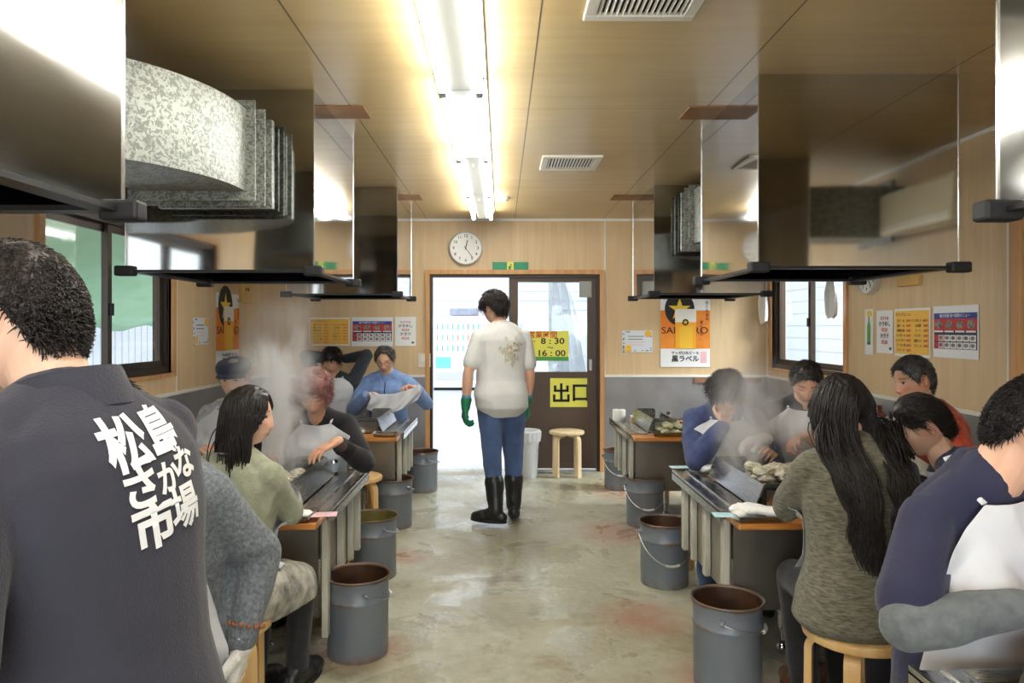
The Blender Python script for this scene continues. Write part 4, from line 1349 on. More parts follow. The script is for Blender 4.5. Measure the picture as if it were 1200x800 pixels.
def gloves(R, parent, m, sides=(1, -1), cuff=.05, voxel=.004, g=.0035, name='glove'):
    for sd in sides:
        sh = Shape(); R.add_hand(sh, sd, g)
        A = R.arm[sd]; d = (A['e'] - A['w']).normalized()
        sh.rcone(A['w'] - d * .01, A['w'] + d * cuff, .029 * R.k + g, .036 * R.k + g)
        me = remeshed(sh, name, voxel, 2, .5); wrinkle(me, .0016, 60, 4)
        child_mesh(me, name, m, parent)

M_bib = mat('white disposable paper bib', (208, 209, 214), 0.6, bump=0.6, bscale=9, spec=0.3)
def bib(R, parent, lo=-.06, hi=.44, a0=55, a1=78, off=.028, drop=.0, seed=2, amp=.011, drape=None, strap=True, m=None):
    """paper bib over the chest, hanging to the lap, with a neck strap"""
    rows, cols = 46, 34
    P = []
    k = R.k
    us = [q[0] for q in R.tab]
    for i in range(rows):
        t = i / (rows - 1)
        u = hi + (lo - hi) * t
        c, f = R.spine(u)
        aa = float(np.interp(u, us, [q[1] for q in R.tab])) * k + off
        bb = float(np.interp(u, us, [q[2] for q in R.tab])) * k + off
        yo = float(np.interp(u, us, [q[3] for q in R.tab])) * k
        am = math.radians(a0 + (a1 - a0) * min(1, t * 1.6))
        if u > .40: am *= .80 + .20 * (hi - u) / max(1e-3, hi - .40)
        row = []
        for j in range(cols):
            s = (j / (cols - 1) * 2 - 1)
            an = s * am
            x = math.sin(an); y = math.cos(an)
            rr = (abs(x) ** 2.3 + abs(y) ** 2.3) ** (-1 / 2.3)
            p = c + f[0] * aa * rr * x + f[1] * (bb * rr * y + yo)
            if t > .45: p += f[1] * .02 * (t - .45)
            row.append(p)
        P.append(row)
    A = np.array([[list(p) for p in r] for r in P])
    if drape: A = drape(A)
    N = np.cross(np.gradient(A, axis=1).reshape(-1, 3), np.gradient(A, axis=0).reshape(-1, 3)); N /= np.linalg.norm(N, axis=1)[:, None] + 1e-9
    fl = A.reshape(-1, 3)
    c0 = np.array(R.spine(.2)[0])
    sg = np.sign(((fl - c0) * N).sum(1)); N *= np.where(sg == 0, 1, sg)[:, None]
    from mathutils.bvhtree import BVHTree
    vs, fs = [], []
    for ch in parent.children:
        if ch.name.split('.')[0] in ('hair', 'glove', 'shoe', 'boot', 'bib', 'trousers', 'tights'): continue
        o_ = len(vs); vs += [v.co.copy() for v in ch.data.vertices]; fs += [tuple(i + o_ for i in q.vertices) for q in ch.data.polygons]
    bt = BVHTree.FromPolygons(vs, fs)
    off_ = np.zeros(len(fl))
    for i in range(len(fl)):
        n_ = Vector(N[i]); h = bt.ray_cast(Vector(fl[i]) + n_ * .075, -n_, .15)
        off_[i] = .075 - h[3] if h[0] is not None else -.03
    G = np.clip(off_, -.03, .055).reshape(rows, cols)
    for _ in range(3):
        Q = np.pad(G, 1, mode='edge'); S_ = (Q[:-2, 1:-1] + Q[2:, 1:-1] + Q[1:-1, :-2] + Q[1:-1, 2:]) / 4
        G = np.maximum(G, S_)
    fl = fl + N * (G.reshape(-1) + .007)[:, None]
    A = fl.reshape(rows, cols, 3)
    d = np_noise(fl, 13, seed) * amp * .8 + (1 - np.abs(np.tanh(np_noise(fl, 24, seed + 4)))) * amp
    # fold creases of a sheet that came flat packed
    uv = np.stack(np.meshgrid(np.linspace(0, 1, rows), np.linspace(-1, 1, cols), indexing='ij'), -1).reshape(-1, 2)
    for cr in (.33, .62): d += .004 * np.exp(-((uv[:, 0] - cr) / .012) ** 2)
    fl = fl + N * np.maximum(d, -.002)[:, None]
    A = fl.reshape(rows, cols, 3)
    mb = MB(); mb.smooth = True; mb.grid(A.tolist())
    me = bpy.data.meshes.new('bib'); me.from_pydata(mb.v, [], mb.f); me.polygons.foreach_set('use_smooth', [True] * len(mb.f))
    o = bpy.data.objects.new('bib', me); COL.objects.link(o)
    so = o.modifiers.new('t', 'SOLIDIFY'); so.thickness = .0016; so.offset = 1
    ss = o.modifiers.new('s', 'SUBSURF'); ss.levels = 1; ss.render_levels = 1
    me2 = mesh_of(o); bpy.data.objects.remove(o)
    b = child_mesh(me2, 'bib', m or M_bib, parent)
    if strap:
        st = MB(); st.smooth = True
        l, r = Vector(A[0][0]), Vector(A[0][-1])
        c, f = R.spine(.50)
        bk = c - f[1] * (.098 * k)
        lft, rgt = c - f[0] * .088 * k, c + f[0] * .088 * k
        pts = []
        ctrl = [l, lft + f[1] * .01, bk - f[0] * .03, bk + f[0] * .03, rgt + f[1] * .01, r]
        for i in range(len(ctrl) - 1):
            for q in range(6): pts.append(ctrl[i].lerp(ctrl[i + 1], q / 6))
        pts.append(ctrl[-1])
        st.tube(pts, .007, 8, True, .35)
        st.build('neck_strap', m or M_bib, b)
    return b
# ================================================================== PEOPLE
from mathutils.bvhtree import BVHTree
BLK = hair_mat('black', (24, 20, 19), (44, 37, 34))
BLK2 = hair_mat('soft black', (34, 29, 27), (62, 54, 50))
GRYBLK = hair_mat('greying black', (40, 37, 36), (92, 88, 86))
REDH = hair_mat('faded red brown', (104, 60, 60), (160, 112, 104))
GREYH = hair_mat('grey', (120, 116, 112), (176, 172, 168))
def cloth(name, rgb, rgb2=None, rough=0.85, bump=0.25, bscale=240, nscale=30, sheen=0.15, **kw):
    return mat(name, rgb, rough, rgb2=rgb2, noise=0.0 if rgb2 else 0.06, nscale=nscale, bump=bump, bscale=bscale, sheen=sheen, spec=0.2, **kw)
M_navytee = cloth('charcoal navy work shirt cotton', (48, 48, 58), (56, 56, 66), nscale=4)
M_print = mat('white shirt print', (236, 236, 238), 0.7)
M_greywool = cloth('heather grey wool', (96, 102, 110), (134, 140, 146), bump=0.6, bscale=150, nscale=90)
M_sage = cloth('pale sage knit', (148, 152, 130), (166, 168, 148), bump=0.4, bscale=150)
M_black_c = cloth('black cotton', (34, 33, 35), (42, 41, 43), nscale=6)
M_darkjean = cloth('dark trousers', (40, 42, 50), (52, 54, 62), nscale=8)
M_denim = cloth('mid blue denim', (62, 82, 120), (84, 106, 146), bump=0.4, bscale=320, nscale=6)
M_whitetee = cloth('off white tee cotton', (206, 206, 204), (222, 222, 220), nscale=5)
M_blue = cloth('light blue fleece', (118, 148, 200), (138, 166, 212), bump=0.35)
M_navysw = cloth('navy blue jersey', (58, 68, 104), (72, 82, 120), bump=0.35)
M_olive = cloth('marled olive brown knit', (84, 80, 66), (132, 128, 110), bump=0.6, bscale=150, nscale=34, stretch=(1, 1, 5))
M_red = cloth('brick red sweatshirt', (158, 58, 34), (178, 72, 42), bump=0.3)
M_navyt = cloth('deep navy tee', (44, 44, 66), (54, 54, 78), nscale=5)
M_greysl = cloth('dark grey long sleeve jersey', (92, 96, 98), (112, 116, 116), nscale=40)
M_tights = cloth('black tights', (40, 40, 44), (48, 48, 52), rough=0.6)
M_plaid = cloth('grey and cream shaggy plaid', (92, 92, 86), (206, 202, 188), nscale=14, bump=0.7)
M_glove_g = mat('green rubber glove', (28, 128, 84), 0.4, noise=0.08)
M_glove_w = cloth('white cotton glove', (232, 230, 226), (244, 242, 238), bump=0.4)
M_rubber = mat('black rubber boot', (30, 29, 28), 0.38, noise=0.1, nscale=9)
M_brownshoe = mat('worn brown leather', (120, 78, 50), 0.5, rgb2=(92, 60, 40), nscale=9)
M_cap = cloth('navy flat cap wool', (44, 50, 72), (58, 64, 86))
SK_A, SK_B, SK_C = (226, 178, 150), (214, 164, 134), (232, 190, 164)

def make(R, key, rgb, label, voxel=.005, group=None, **kw):
    o = skin_body(R, key, rgb, voxel, **kw)
    return tag(o, label, 'person', group)

# ---- staff member at the lower left, seen from behind
R = Rig(-.575, 1.10, 72, 1.0, False, False, lean=9, bend=7, head=(9, 22, 0), hip=.865,
        lh=dict(t=(-.85, .93, .95), curl=.7), rh=dict(t=(-.95, 1.22, .98), curl=.7))
staff = make(R, 'fair', SK_C, 'staff member in dark shirt with white lettering on the back, facing away at lower left', .0035)
hair(R, staff, BLK2, 'short', .018, .004, 7000, .013, seed=3, lift=.5)
sh = top_cloth(R, staff, 'shirt', M_navytee, .020, .46, .016, -.16, .49, voxel=.007, amp=.004, freq=10, seed=4, gw=[(-.16, -.03), (.0, -.022), (.12, -.004), (.3, .008), (.5, 0)])
# stand collar
c = MB(); c.smooth = True
rings = []
for u, g in ((.475, .030), (.50, .022), (.535, .014), (.533, .009), (.49, .010)):
    cc, f = R.spine(u)
    rings.append([cc + f[0] * math.cos(t * 2 * PI / 32) * (.066 + g) + f[1] * (math.sin(t * 2 * PI / 32) * (.064 + g) - .016) for t in range(32)])
c.ring_loft(rings, True, False); c.build('collar', M_navytee, sh)
trousers(R, staff, 'trousers', M_darkjean, .014); shoes(R, staff, M_rubber, .8)

def print_on(shirt, rows, m, name='lettering'):
    """text laid on the back of a shirt (local -y side)"""
    bt = BVHTree.FromPolygons([v.co.copy() for v in shirt.data.vertices], [tuple(p.vertices) for p in shirt.data.polygons])
    for (body, size, x, z, rot, sx, bold) in rows:
        me = text_mesh(body, size, bold, extrude=0.0, sx=sx, res=4)
        bm = bmesh.new(); bm.from_mesh(me); bpy.data.meshes.remove(me)
        bmesh.ops.remove_doubles(bm, verts=bm.verts[:], dist=1e-5)
        bmesh.ops.triangulate(bm, faces=bm.faces[:])
        for _ in range(4):
            es = [e for e in bm.edges if e.calc_length() > .009]
            if not es: break
            bmesh.ops.subdivide_edges(bm, edges=es, cuts=1); bmesh.ops.triangulate(bm, faces=[f for f in bm.faces if len(f.verts) > 3])
        M = Matrix.Rotation(rot, 3, 'Z')
        for v in bm.verts:
            p = M @ v.co
            q = V(x + p.x, -1, z + p.y)
            hit = bt.ray_cast(q, V(0, 1, 0))
            v.co = (hit[0] + V(0, -.0025, 0)) if hit[0] is not None else V(q.x, .3, q.z)
        bmesh.ops.delete(bm, geom=[v for v in bm.verts if v.co.y > .25], context='VERTS')
        me = bpy.data.meshes.new(name); bm.to_mesh(me); bm.free()
        child_mesh(me, name, m, shirt)
print_on(sh, [('松', .082, -.026, 1.325, .10, 1.0, .030), ('島', .078, .050, 1.335, .10, 1.0, .026),
              ('さ', .064, -.022, 1.262, .10, 1.15, .034), ('か', .052, .036, 1.268, .10, 1.0, .034), ('な', .054, .080, 1.283, .10, 1.0, .034),
              ('市', .074, -.006, 1.205, .10, 1.1, .034), ('場', .070, .062, 1.216, .10, 1.0, .026)], M_print)

# ---- person in the grey sweater, gloved hand hanging
R = Rig(-.935, 2.13, 156, 1.04, False, True, seat=.50, lean=4, ak=.91, bend=16, head=(0, 42, 0),
        lh=dict(t=(-.725, 2.03, .62), d=(-.15, -.05, -1), n=(-1, 0, 0), curl=.35, pole=(-.2, -1, 0)), rh=dict(t=(-1.05, 1.72, .84)))
p = make(R, 'light', SK_A, 'person in heather grey sweater with white gloved hand hanging, half hidden by the staff member')
hair(R, p, BLK, 'short', .024, .012, 1500, .03, seed=5)
top_cloth(R, p, 'sweater', M_greywool, .026, .97, .014, -.10, .49, voxel=.008, amp=.007, freq=14, seed=6)
trousers(R, p, 'trousers', M_darkjean, .014); shoes(R, p, M_rubber)
gloves(R, p, M_glove_w, (-1,), .05)
bib(R, p, -.09, .485, 50, 76, .030, seed=3)
M_br = mat('amber beads', (150, 96, 66), 0.3)
A = R.arm[-1]; d = (A['w'] - A['e']).normalized(); s_ = d.cross(V(1, 0, 0)).normalized(); w_ = s_.cross(d)
m = MB(); m.smooth = True
for q in range(14):
    t = q / 14 * 2 * PI
    m.ball(A['w'] - d * .048 + s_ * math.cos(t) * .047 + w_ * math.sin(t) * .047, .0075)
m.build('bracelet', M_br, p)

# ---- woman with black hair in profile
R = Rig(-1.0, 2.66, -15, .935, True, True, lean=3, bend=8, head=(-69, 3, 0),
        lh=dict(t=(-1.06, 3.02, .80)), rh=dict(t=(-.88, 3.05, .80), pole=(.7, -.6, -.8)), rf=(-.85, 3.02), lf=(-1.0, 2.94), rk=(.1, 1, .9))
p = make(R, 'fair', SK_C, 'woman with shoulder length black hair in profile, sage top and black tights', .0035, closed=False)
def bk(W):
    return W
hair(R, p, BLK, 'long', .017, .012, 4200, long=.30, seed=7, lift=.2, part=0, width=.9)
top_cloth(R, p, 'top', M_sage, .018, .97, .013, -.12, .475, voxel=.007, amp=.006, freq=15, seed=9)
def skirt(sh):
    for sd in (1, -1):
        L = R.leg[sd]; sh.rcone(L['h'], L['h'].lerp(L['k'], .85), .115, .095)
sk = Shape(); sk.sections(R.torso(.02, -9, .06)); skirt(sk); sk.rcone(R.leg[1]['h'].lerp(R.leg[1]['k'], .7), R.leg[-1]['h'].lerp(R.leg[-1]['k'], .7), .085, .085)
me = remeshed(sk, 'skirt', .008, 6); wrinkle(me, .008, 20, 4); child_mesh(me, 'skirt', M_plaid, p)
trousers(R, p, 'tights', M_tights, .002, 1.0, amp=.001); shoes(R, p, M_rubber)
bib(R, p, .06, .485, 45, 48, .03, seed=5)

# ---- old man with the flat cap
R = Rig(-1.57, 4.42, 184, 1.0, False, True, lean=8, bend=12, head=(0, 6, 0), lh=dict(t=(-1.45, 4.08, .80)), rh=dict(t=(-1.70, 4.08, .80)))
p = make(R, 'fair', SK_C, 'old man in navy flat cap and white bib behind the steam on the left', .0045, closed=False, brow=(120, 110, 100))
hair(R, p, GREYH, 'receding', .006, .006, 500, .015, seed=2)
top_cloth(R, p, 'jacket', cloth('pale grey check shirt', (150, 152, 160), (196, 198, 204), nscale=40), .018, .97, .016, seed=3)
trousers(R, p, 'trousers', M_darkjean); shoes(R, p, M_black); bib(R, p, -.06, .485, 55, 88, .036, seed=6)
c = MB(); c.smooth = True
rings = []
hz = R.hc; HM = R.HR
for (y0, z, rx, ry) in ((.012, .046, .088, .108), (.014, .060, .096, .116), (.010, .082, .100, .118), (.002, .104, .090, .102), (-.006, .116, .062, .070), (-.008, .120, .02, .022)):
    rings.append([hz + HM @ V(math.cos(t * 2 * PI / 36) * rx, y0 + math.sin(t * 2 * PI / 36) * ry, z + .012 * math.sin(t * 2 * PI / 36) * -1) for t in range(36)])
c.ring_loft(rings)
cap = c.build('flat_cap', M_cap, p)
c = MB(); c.smooth = True
rows = []
for i in range(5):
    rows.append([hz + HM @ V(math.sin(a) * (.078 + .012 * i / 4), .02 + math.cos(a) * (.10 + .045 * i / 4), .044 - .016 * (i / 4) ** 1.5 + .006 * math.cos(a)) for a in np.linspace(-1.15, 1.15, 15)])
c.grid(rows); rows2 = [[q - HM @ V(0, 0, .006) for q in r_] for r_ in rows]; c.grid(rows2)
c.build('peak', M_cap, cap)

# ---- woman with short red brown hair reaching over the grill
R = Rig(-1.02, 4.22, 182, 1.0, True, True, lean=14, bend=20, head=(6, 26, 4),
        lh=dict(t=(-.86, 3.77, .905), d=(-.75, -.55, -.35), n=(.1, .2, -1), curl=.32, pole=(-.7, -.3, -.8)), rh=dict(t=(-1.26, 3.80, .84), pole=(1.2, -.3, -.5)))
p = make(R, 'warm', SK_B, 'woman with short reddish hair and black cardigan reaching over the left grill', .004)
hair(R, p, REDH, 'bob', .032, .018, 2600, .036, seed=8, lift=.3, puff=.008)
top_cloth(R, p, 'cardigan', M_black_c, .016, .80, .017, seed=5)
sl = Shape(); A = R.arm[-1]; e, w = A['e'], A['w']
sl.rcone(e.lerp(w, .55), e.lerp(w, .80), .046, .048)
me = remeshed(sl, 'cuff', .005, 2); wrinkle(me, .004, 40, 3)
child_mesh(me, 'sheer_cuff', mat('sheer black mesh cuff', (40, 34, 34), 0.7, alpha=0.75), p)
trousers(R, p, 'trousers', M_darkjean); shoes(R, p, M_black); bib(R, p, -.02, .485, 52, 60, .034, seed=8)

# ---- person with both arms behind the head
R = Rig(-1.56, 6.85, 180, 1.0, False, True, lean=4, bend=8, head=(0, 24, 0),
        lh=dict(tl=(.055 * -1, -.115, 1.20), pole=(-1, .25, .35), d=(1, 0, .2), n=(0, 1, 0), curl=.4),
        rh=dict(tl=(.055, -.115, 1.20), pole=(1, .25, .35), d=(-1, 0, .2), n=(0, 1, 0), curl=.4))
p = make(R, 'light', SK_A, 'person in dark top tying a white bib with both arms behind the head')
hair(R, p, BLK, 'fringe', .026, .018, 1200, .04, seed=12)
top_cloth(R, p, 'top', cloth('charcoal jersey', (52, 56, 62), (62, 66, 72)), .014, .97, .015, seed=7)
trousers(R, p, 'trousers', M_darkjean); shoes(R, p, M_black); bib(R, p, -.06, .485, 55, 80, .03, seed=9)

# ---- man in the blue jacket holding a bib open
R = Rig(-1.05, 6.80, 178, 1.02, False, True, lean=5, bend=12, head=(0, 22, 0),
        rh=dict(t=(-1.185, 6.42, .90), d=(.9, -.3, .2), n=(0, -.5, -1), curl=.9, pole=(.8, -.3, -1)),
        lh=dict(t=(-.755, 6.45, .965), d=(-.9, -.3, .2), n=(0, -.5, -1), curl=.9, pole=(-.8, -.3, -1)))
p = make(R, 'light', SK_A, 'man with glasses in light blue fleece jacket holding a white sheet open', .004)
hair(R, p, GRYBLK, 'receding', .020, .012, 1500, .03, seed=14)
j = top_cloth(R, p, 'fleece_jacket', M_blue, .022, .97, .020, -.10, .49, seed=8)
M_navytrim = cloth('navy trim', (40, 48, 76))
zp = MB(); pts = []
for q in range(12):
    u = .46 - q * .022
    cc, f = R.spine(u); us = [a[0] for a in R.tab]; bb = float(np.interp(u, us, [a[2] + a[3] for a in R.tab]))
    pts.append(cc + f[1] * (bb + .026))
zp.tube(pts, .010, 8, True, .5); zp.build('zip', M_navytrim, j)
cl = MB(); cl.smooth = True; rings = []
for u, g in ((.462, .036), (.50, .030), (.525, .034), (.522, .028), (.49, .022)):
    cc, f = R.spine(u)
    rings.append([cc + f[0] * math.cos(t * 2 * PI / 28) * (.058 + g) + f[1] * (math.sin(t * 2 * PI / 28) * (.058 + g) - .012) for t in range(28)])
cl.ring_loft(rings, True, False); cl.build('collar', M_blue, j)
def glasses(R, parent):
    g = MB(); g.smooth = True; k = R.k
    for sd in (1, -1):
        g.tube([R.hc + R.HR @ (V(sd * .033 + math.cos(t) * .023, .100 - .006 * abs(math.cos(t) * sd + 1) * .5, .004 + math.sin(t) * .017) * k) for t in np.linspace(0, 2 * PI, 25)], .0014, 6, False)
        g.tube([R.hc + R.HR @ (V(*q) * k) for q in ((sd * .056, .096, .008), (sd * .075, .07, .010), (sd * .081, .0, .012), (sd * .079, -.012, .0))], .0014, 6)
    g.tube([R.hc + R.HR @ (V(*q) * k) for q in ((-.010, .102, .008), (0, .106, .011), (.010, .102, .008))], .0014, 6)
    g.build('glasses', mat('dark spectacle metal', (60, 56, 54), 0.3, 0.7), parent)
glasses(R, p)
trousers(R, p, 'trousers', M_darkjean); shoes(R, p, M_black)

# ---- standing worker in the white tee
R = Rig(.005, 5.60, 8, 1.035, False, False, lean=2, bend=5, head=(38, 20, 0), twist=0,
        lh=dict(t=(-.27, 5.56, .90), d=(-.10, .10, -1), n=(.9, .3, 0), curl=.55, spread=1.5, pole=(-.6, -1, 0)),
        rh=dict(t=(.205, 5.74, .90), d=(.05, .15, -1), n=(-.9, .2, 0), curl=.6, pole=(.4, -1, 0)),
        lf=(-.035, 5.46), rf=(.10, 5.68), lk=(-.15, 1, 0), rk=(.1, 1, 0))
R.leg[-1]['fd'] = V(-.75, .45, 0).normalized()
p = make(R, 'light', SK_A, 'man standing in the aisle in white tee, jeans, black boots and green gloves', .004)
hair(R, p, BLK2, 'fringe', .034, .016, 3000, .04, seed=15, lift=.3, puff=.006)
t = top_cloth(R, p, 'tee_shirt', M_whitetee, .016, .36, .012, -.10, .495, gw=[(-.16, .016), (.1, .022), (.3, .006), (.5, 0)], voxel=.007, amp=.007, freq=13, seed=9)
trousers(R, p, 'jeans', M_denim, .014, .52, amp=.006); shoes(R, p, M_rubber, .52)
gloves(R, p, M_glove_g, (1, -1), .05, g=.005)
for sd in (1, -1):   # pale blue knitted cuffs of the gloves
    A = R.arm[sd]; d = (A['e'] - A['w']).normalized()
    q = Shape(); q.rcone(A['w'] + d * .045, A['w'] + d * .085, .034, .037)
    me = remeshed(q, 'glove_cuff', .005, 1); child_mesh(me, 'glove_cuff', mat('pale blue cuff', (110, 158, 204), 0.7), p)
# faded gold print between the shoulders
bt = BVHTree.FromPolygons([v.co.copy() for v in t.data.vertices], [tuple(q.vertices) for q in t.data.polygons])
g = np.random.default_rng(5)
def blob_print(pts, m, name):
    mb = MB()
    for (x, z, r0, r1) in pts:
        n_ = 12; ring = []
        for q in range(n_):
            a = 2 * PI * q / n_; rr = 1 + .3 * math.sin(3 * a + x * 90) + .2 * math.sin(5 * a + z * 70)
            h = bt.ray_cast(V(x + math.cos(a) * r0 * rr, -1, z + math.sin(a) * r1 * rr), V(0, 1, 0))
            if h[0] is None: ring = None; break
            ring.append(h[0] + V(0, -.003, 0))
        if ring:
            cc = sum(ring, V(0, 0, 0)) / n_
            mb.add(ring + [cc], [(i, (i + 1) % n_, n_) for i in range(n_)])
    return mb.build(name, m, t)
blob_print([(.065 + g.normal() * .045, 1.33 + g.normal() * .055, .014, .018) for _ in range(26)], mat('faded cream print', (190, 184, 164), 0.8), 'back_print')
blob_print([(.055 + g.normal() * .035, 1.345 + g.normal() * .045, .006, .009) for _ in range(14)], mat('faded gold print', (168, 134, 76), 0.8), 'gold_print')

# ---- woman with long black hair on the stool
R = Rig(1.285, 2.57, 2, 1.0, True, True, lean=5, bend=10, side=2, head=(10, 14, 0),
        lh=dict(t=(1.27, 3.00, .86), pole=(-.8, -.6, -.5)), rh=dict(t=(1.42, 3.04, .86), pole=(1, -.35, -.55)), rf=(1.38, 2.93), lf=(1.22, 2.91), lk=(0, 1, .9), rk=(0, 1, .9))
p = make(R, 'fair', SK_C, 'woman with long black hair and hair clip, seen from behind on a birch stool', .004)
YB_Z, YB_Y = [], []
for q in range(14):
    u_ = -.02 + q * .04
    c_, f_ = R.spine(u_); us_ = [a[0] for a in R.tab]
    YB_Z.append(c_.z); YB_Y.append(c_.y - float(np.interp(u_, us_, [a[2] - a[3] for a in R.tab])) - .045)
def back_fall(W):
    # lay the lower hair on her back
    L = W.copy()
    low = sstep(1.16, .98, L[..., 2])
    c0 = R.hc.x
    bx = L[..., 0] - c0
    wv = .010 * np.sin(L[..., 2] * 26 + bx[:, :1] * 60) + .006 * np.sin(L[..., 2] * 47 + bx[:, :1] * 140)
    L[..., 0] = c0 + bx * (1 - .22 * low - .25 * sstep(.98, .80, L[..., 2])) + wv * low
    yb = np.interp(L[..., 2], YB_Z, YB_Y)
    curve = yb - .012 - .022 * ((np.arange(len(L))[:, None] * 7 % 11) / 11) + .9 * np.clip(np.abs(bx) - .06, 0, .2) ** 1.5
    L[..., 1] = L[..., 1] * (1 - low) + curve * low
    return L
hair(R, p, BLK, 'long', .018, .012, 6500, long=.48, seed=21, lift=.15, part=.1, back=back_fall, width=.8)
hc_ = MB(); hc_.smooth = True
for q in (-2, -1, 0, 1, 2):
    hc_.ball(R.hc + R.HR @ V(.062 + .004 * abs(q), -.104 + .003 * q, -.030 + q * .009), .013, .010, .0055)
    hc_.tube([R.hc + R.HR @ V(.050, -.112, -.030 + q * .009), R.hc + R.HR @ V(.080, -.096, -.030 + q * .009)], .0032, 6)
hc_.build('hair_clip', mat('tortoiseshell clip', (92, 44, 34), 0.2, noise=0.3, nscale=40), p)
top_cloth(R, p, 'knit_tunic', M_olive, .030, .97, .020, -.135, .48, gw=[(-.16, .030), (-.06, .045), (.06, .030), (.25, .01), (.5, -.01)], voxel=.008, amp=.008, freq=11, seed=12, smooth=7)
trousers(R, p, 'trousers', M_black_c); shoes(R, p, M_brownshoe); bib(R, p, .07, .485, 50, 58, .030, seed=10, strap=False)

# ---- man in navy jersey holding his nose
R = Rig(1.30, 4.36, 176, 1.0, False, True, lean=12, bend=20, head=(-14, 40, 0),
        rh=dict(t=(1.235, 4.02, .965), d=(.25, .15, 1), n=(.1, .9, 0), curl=.95, pinch=1, pole=(.7, .2, -1)), lh=dict(t=(1.50, 4.02, .80)))
p = make(R, 'warm', SK_B, 'man in navy jersey and white bib wiping his nose, head bowed', .004)
hair(R, p, BLK, 'fringe', .030, .018, 2600, .045, seed=23, lift=.4)
top_cloth(R, p, 'jersey', M_navysw, .020, .97, .018, seed=14)
trousers(R, p, 'trousers', M_denim); shoes(R, p, M_black); bib(R, p, -.08, .485, 50, 62, .036, seed=12)

# ---- man in white bib behind the steam, gloved right hand
R = Rig(1.80, 4.40, 172, 1.02, False, True, lean=7, bend=14, head=(-8, 32, 0),
        rh=dict(t=(1.45, 4.00, .885), d=(-1, -.15, -.05), n=(0, 0, -1), curl=.6, pole=(.8, -.2, -.8)), lh=dict(t=(1.70, 4.05, .90), d=(-.8, -.4, -.2), n=(0, -.3, -1), curl=.8, pole=(-.8, -.3, -.7)))
p = make(R, 'light', SK_A, 'man with short black hair and white bib looking down through steam at the right grill', .004)
hair(R, p, BLK, 'short', .020, .009, 2200, .022, seed=25, lift=.5)
top_cloth(R, p, 'tee_shirt', M_black_c, .018, .60, .018, seed=15); trousers(R, p, 'trousers', M_darkjean); shoes(R, p, M_black)
gloves(R, p, M_glove_w, (1,), .045); bib(R, p, -.08, .485, 55, 72, .036, seed=14)

# ---- man in the brick red sweatshirt
R = Rig(2.37, 3.80, 82, 1.04, False, True, lean=8, bend=12, head=(14, 12, 0),
        lh=dict(t=(1.99, 3.45, .93), d=(-1, -.1, .15), n=(0, .6, -.8), curl=.8, pole=(-.6, -.6, -.8)), rh=dict(t=(2.02, 3.9, .82)), lf=(2.22, 3.70), rf=(2.22, 3.95))
p = make(R, 'warm', SK_B, 'man in brick red sweatshirt reaching left across the right table', .0045, closed=False)
hair(R, p, GRYBLK, 'short', .018, .009, 2200, .02, seed=27, lift=.5)
top_cloth(R, p, 'sweatshirt', M_red, .020, .97, .020, seed=16); trousers(R, p, 'trousers', M_darkjean); shoes(R, p, M_black); bib(R, p, -.08, .485, 55, 62, .036, seed=15, m=mat('cream paper bib', (232, 222, 206), 0.6, bump=0.2, bscale=9))

# ---- woman in profile with a long forelock
R = Rig(1.80, 2.58, 62, .97, True, True, lean=10, bend=20, head=(14, 26, 0),
        lh=dict(t=(1.47, 2.62, 1.00), d=(-.9, -.1, .2), n=(0, .5, -1), curl=.5, pole=(-.6, -.7, -.6)), rh=dict(t=(1.55, 2.98, .82)))
p = make(R, 'fair', SK_C, 'woman in profile with tied back dark hair and long forelock, white glove raised', .0035)
hair(R, p, BLK, 'tied', .015, .010, 3000, .05, seed=29, lift=.1)
fl = MB(); fl.smooth = True
g = np.random.default_rng(3)
for q in range(60):
    a = R.hc + R.HR @ V(-.045 + g.normal() * .012, .088 + g.normal() * .006, .050 + g.normal() * .008)
    pts = [a, a + R.HR @ V(-.022, .020, -.05), a + R.HR @ V(-.03, .014, -.12) , a + V(0, .05, -.22) + V(g.normal() * .008, g.normal() * .008, 0), a + V(0, .06, -.30 + g.normal() * .03) + V(g.normal() * .014, g.normal() * .014, 0)]
    fl.tube(pts, [.003, .003, .003, .0025, .001], 4)
fl.build('forelock', BLK, p)
top_cloth(R, p, 'blouse', cloth('navy dotted blouse', (40, 44, 66), (70, 74, 98), nscale=90), .016, .97, .016, seed=17)
trousers(R, p, 'trousers', M_darkjean); shoes(R, p, M_black); gloves(R, p, M_glove_w, (-1,), .05); bib(R, p, -.06, .485, 60, 85, .03, seed=16)

# ---- person only the hair of whom shows
R = Rig(1.56, 2.10, 184, 1.05, False, True, lean=5, bend=14, head=(0, 24, 0))
p = make(R, 'light', SK_A, 'person mostly hidden at the right edge, only dark hair showing above the navy tee man')
hair(R, p, BLK2, 'short', .024, .010, 1500, .025, seed=31)
top_cloth(R, p, 'sweater', M_darkjean, .018, .97, .016, seed=18); trousers(R, p, 'trousers', M_darkjean); shoes(R, p, M_black)

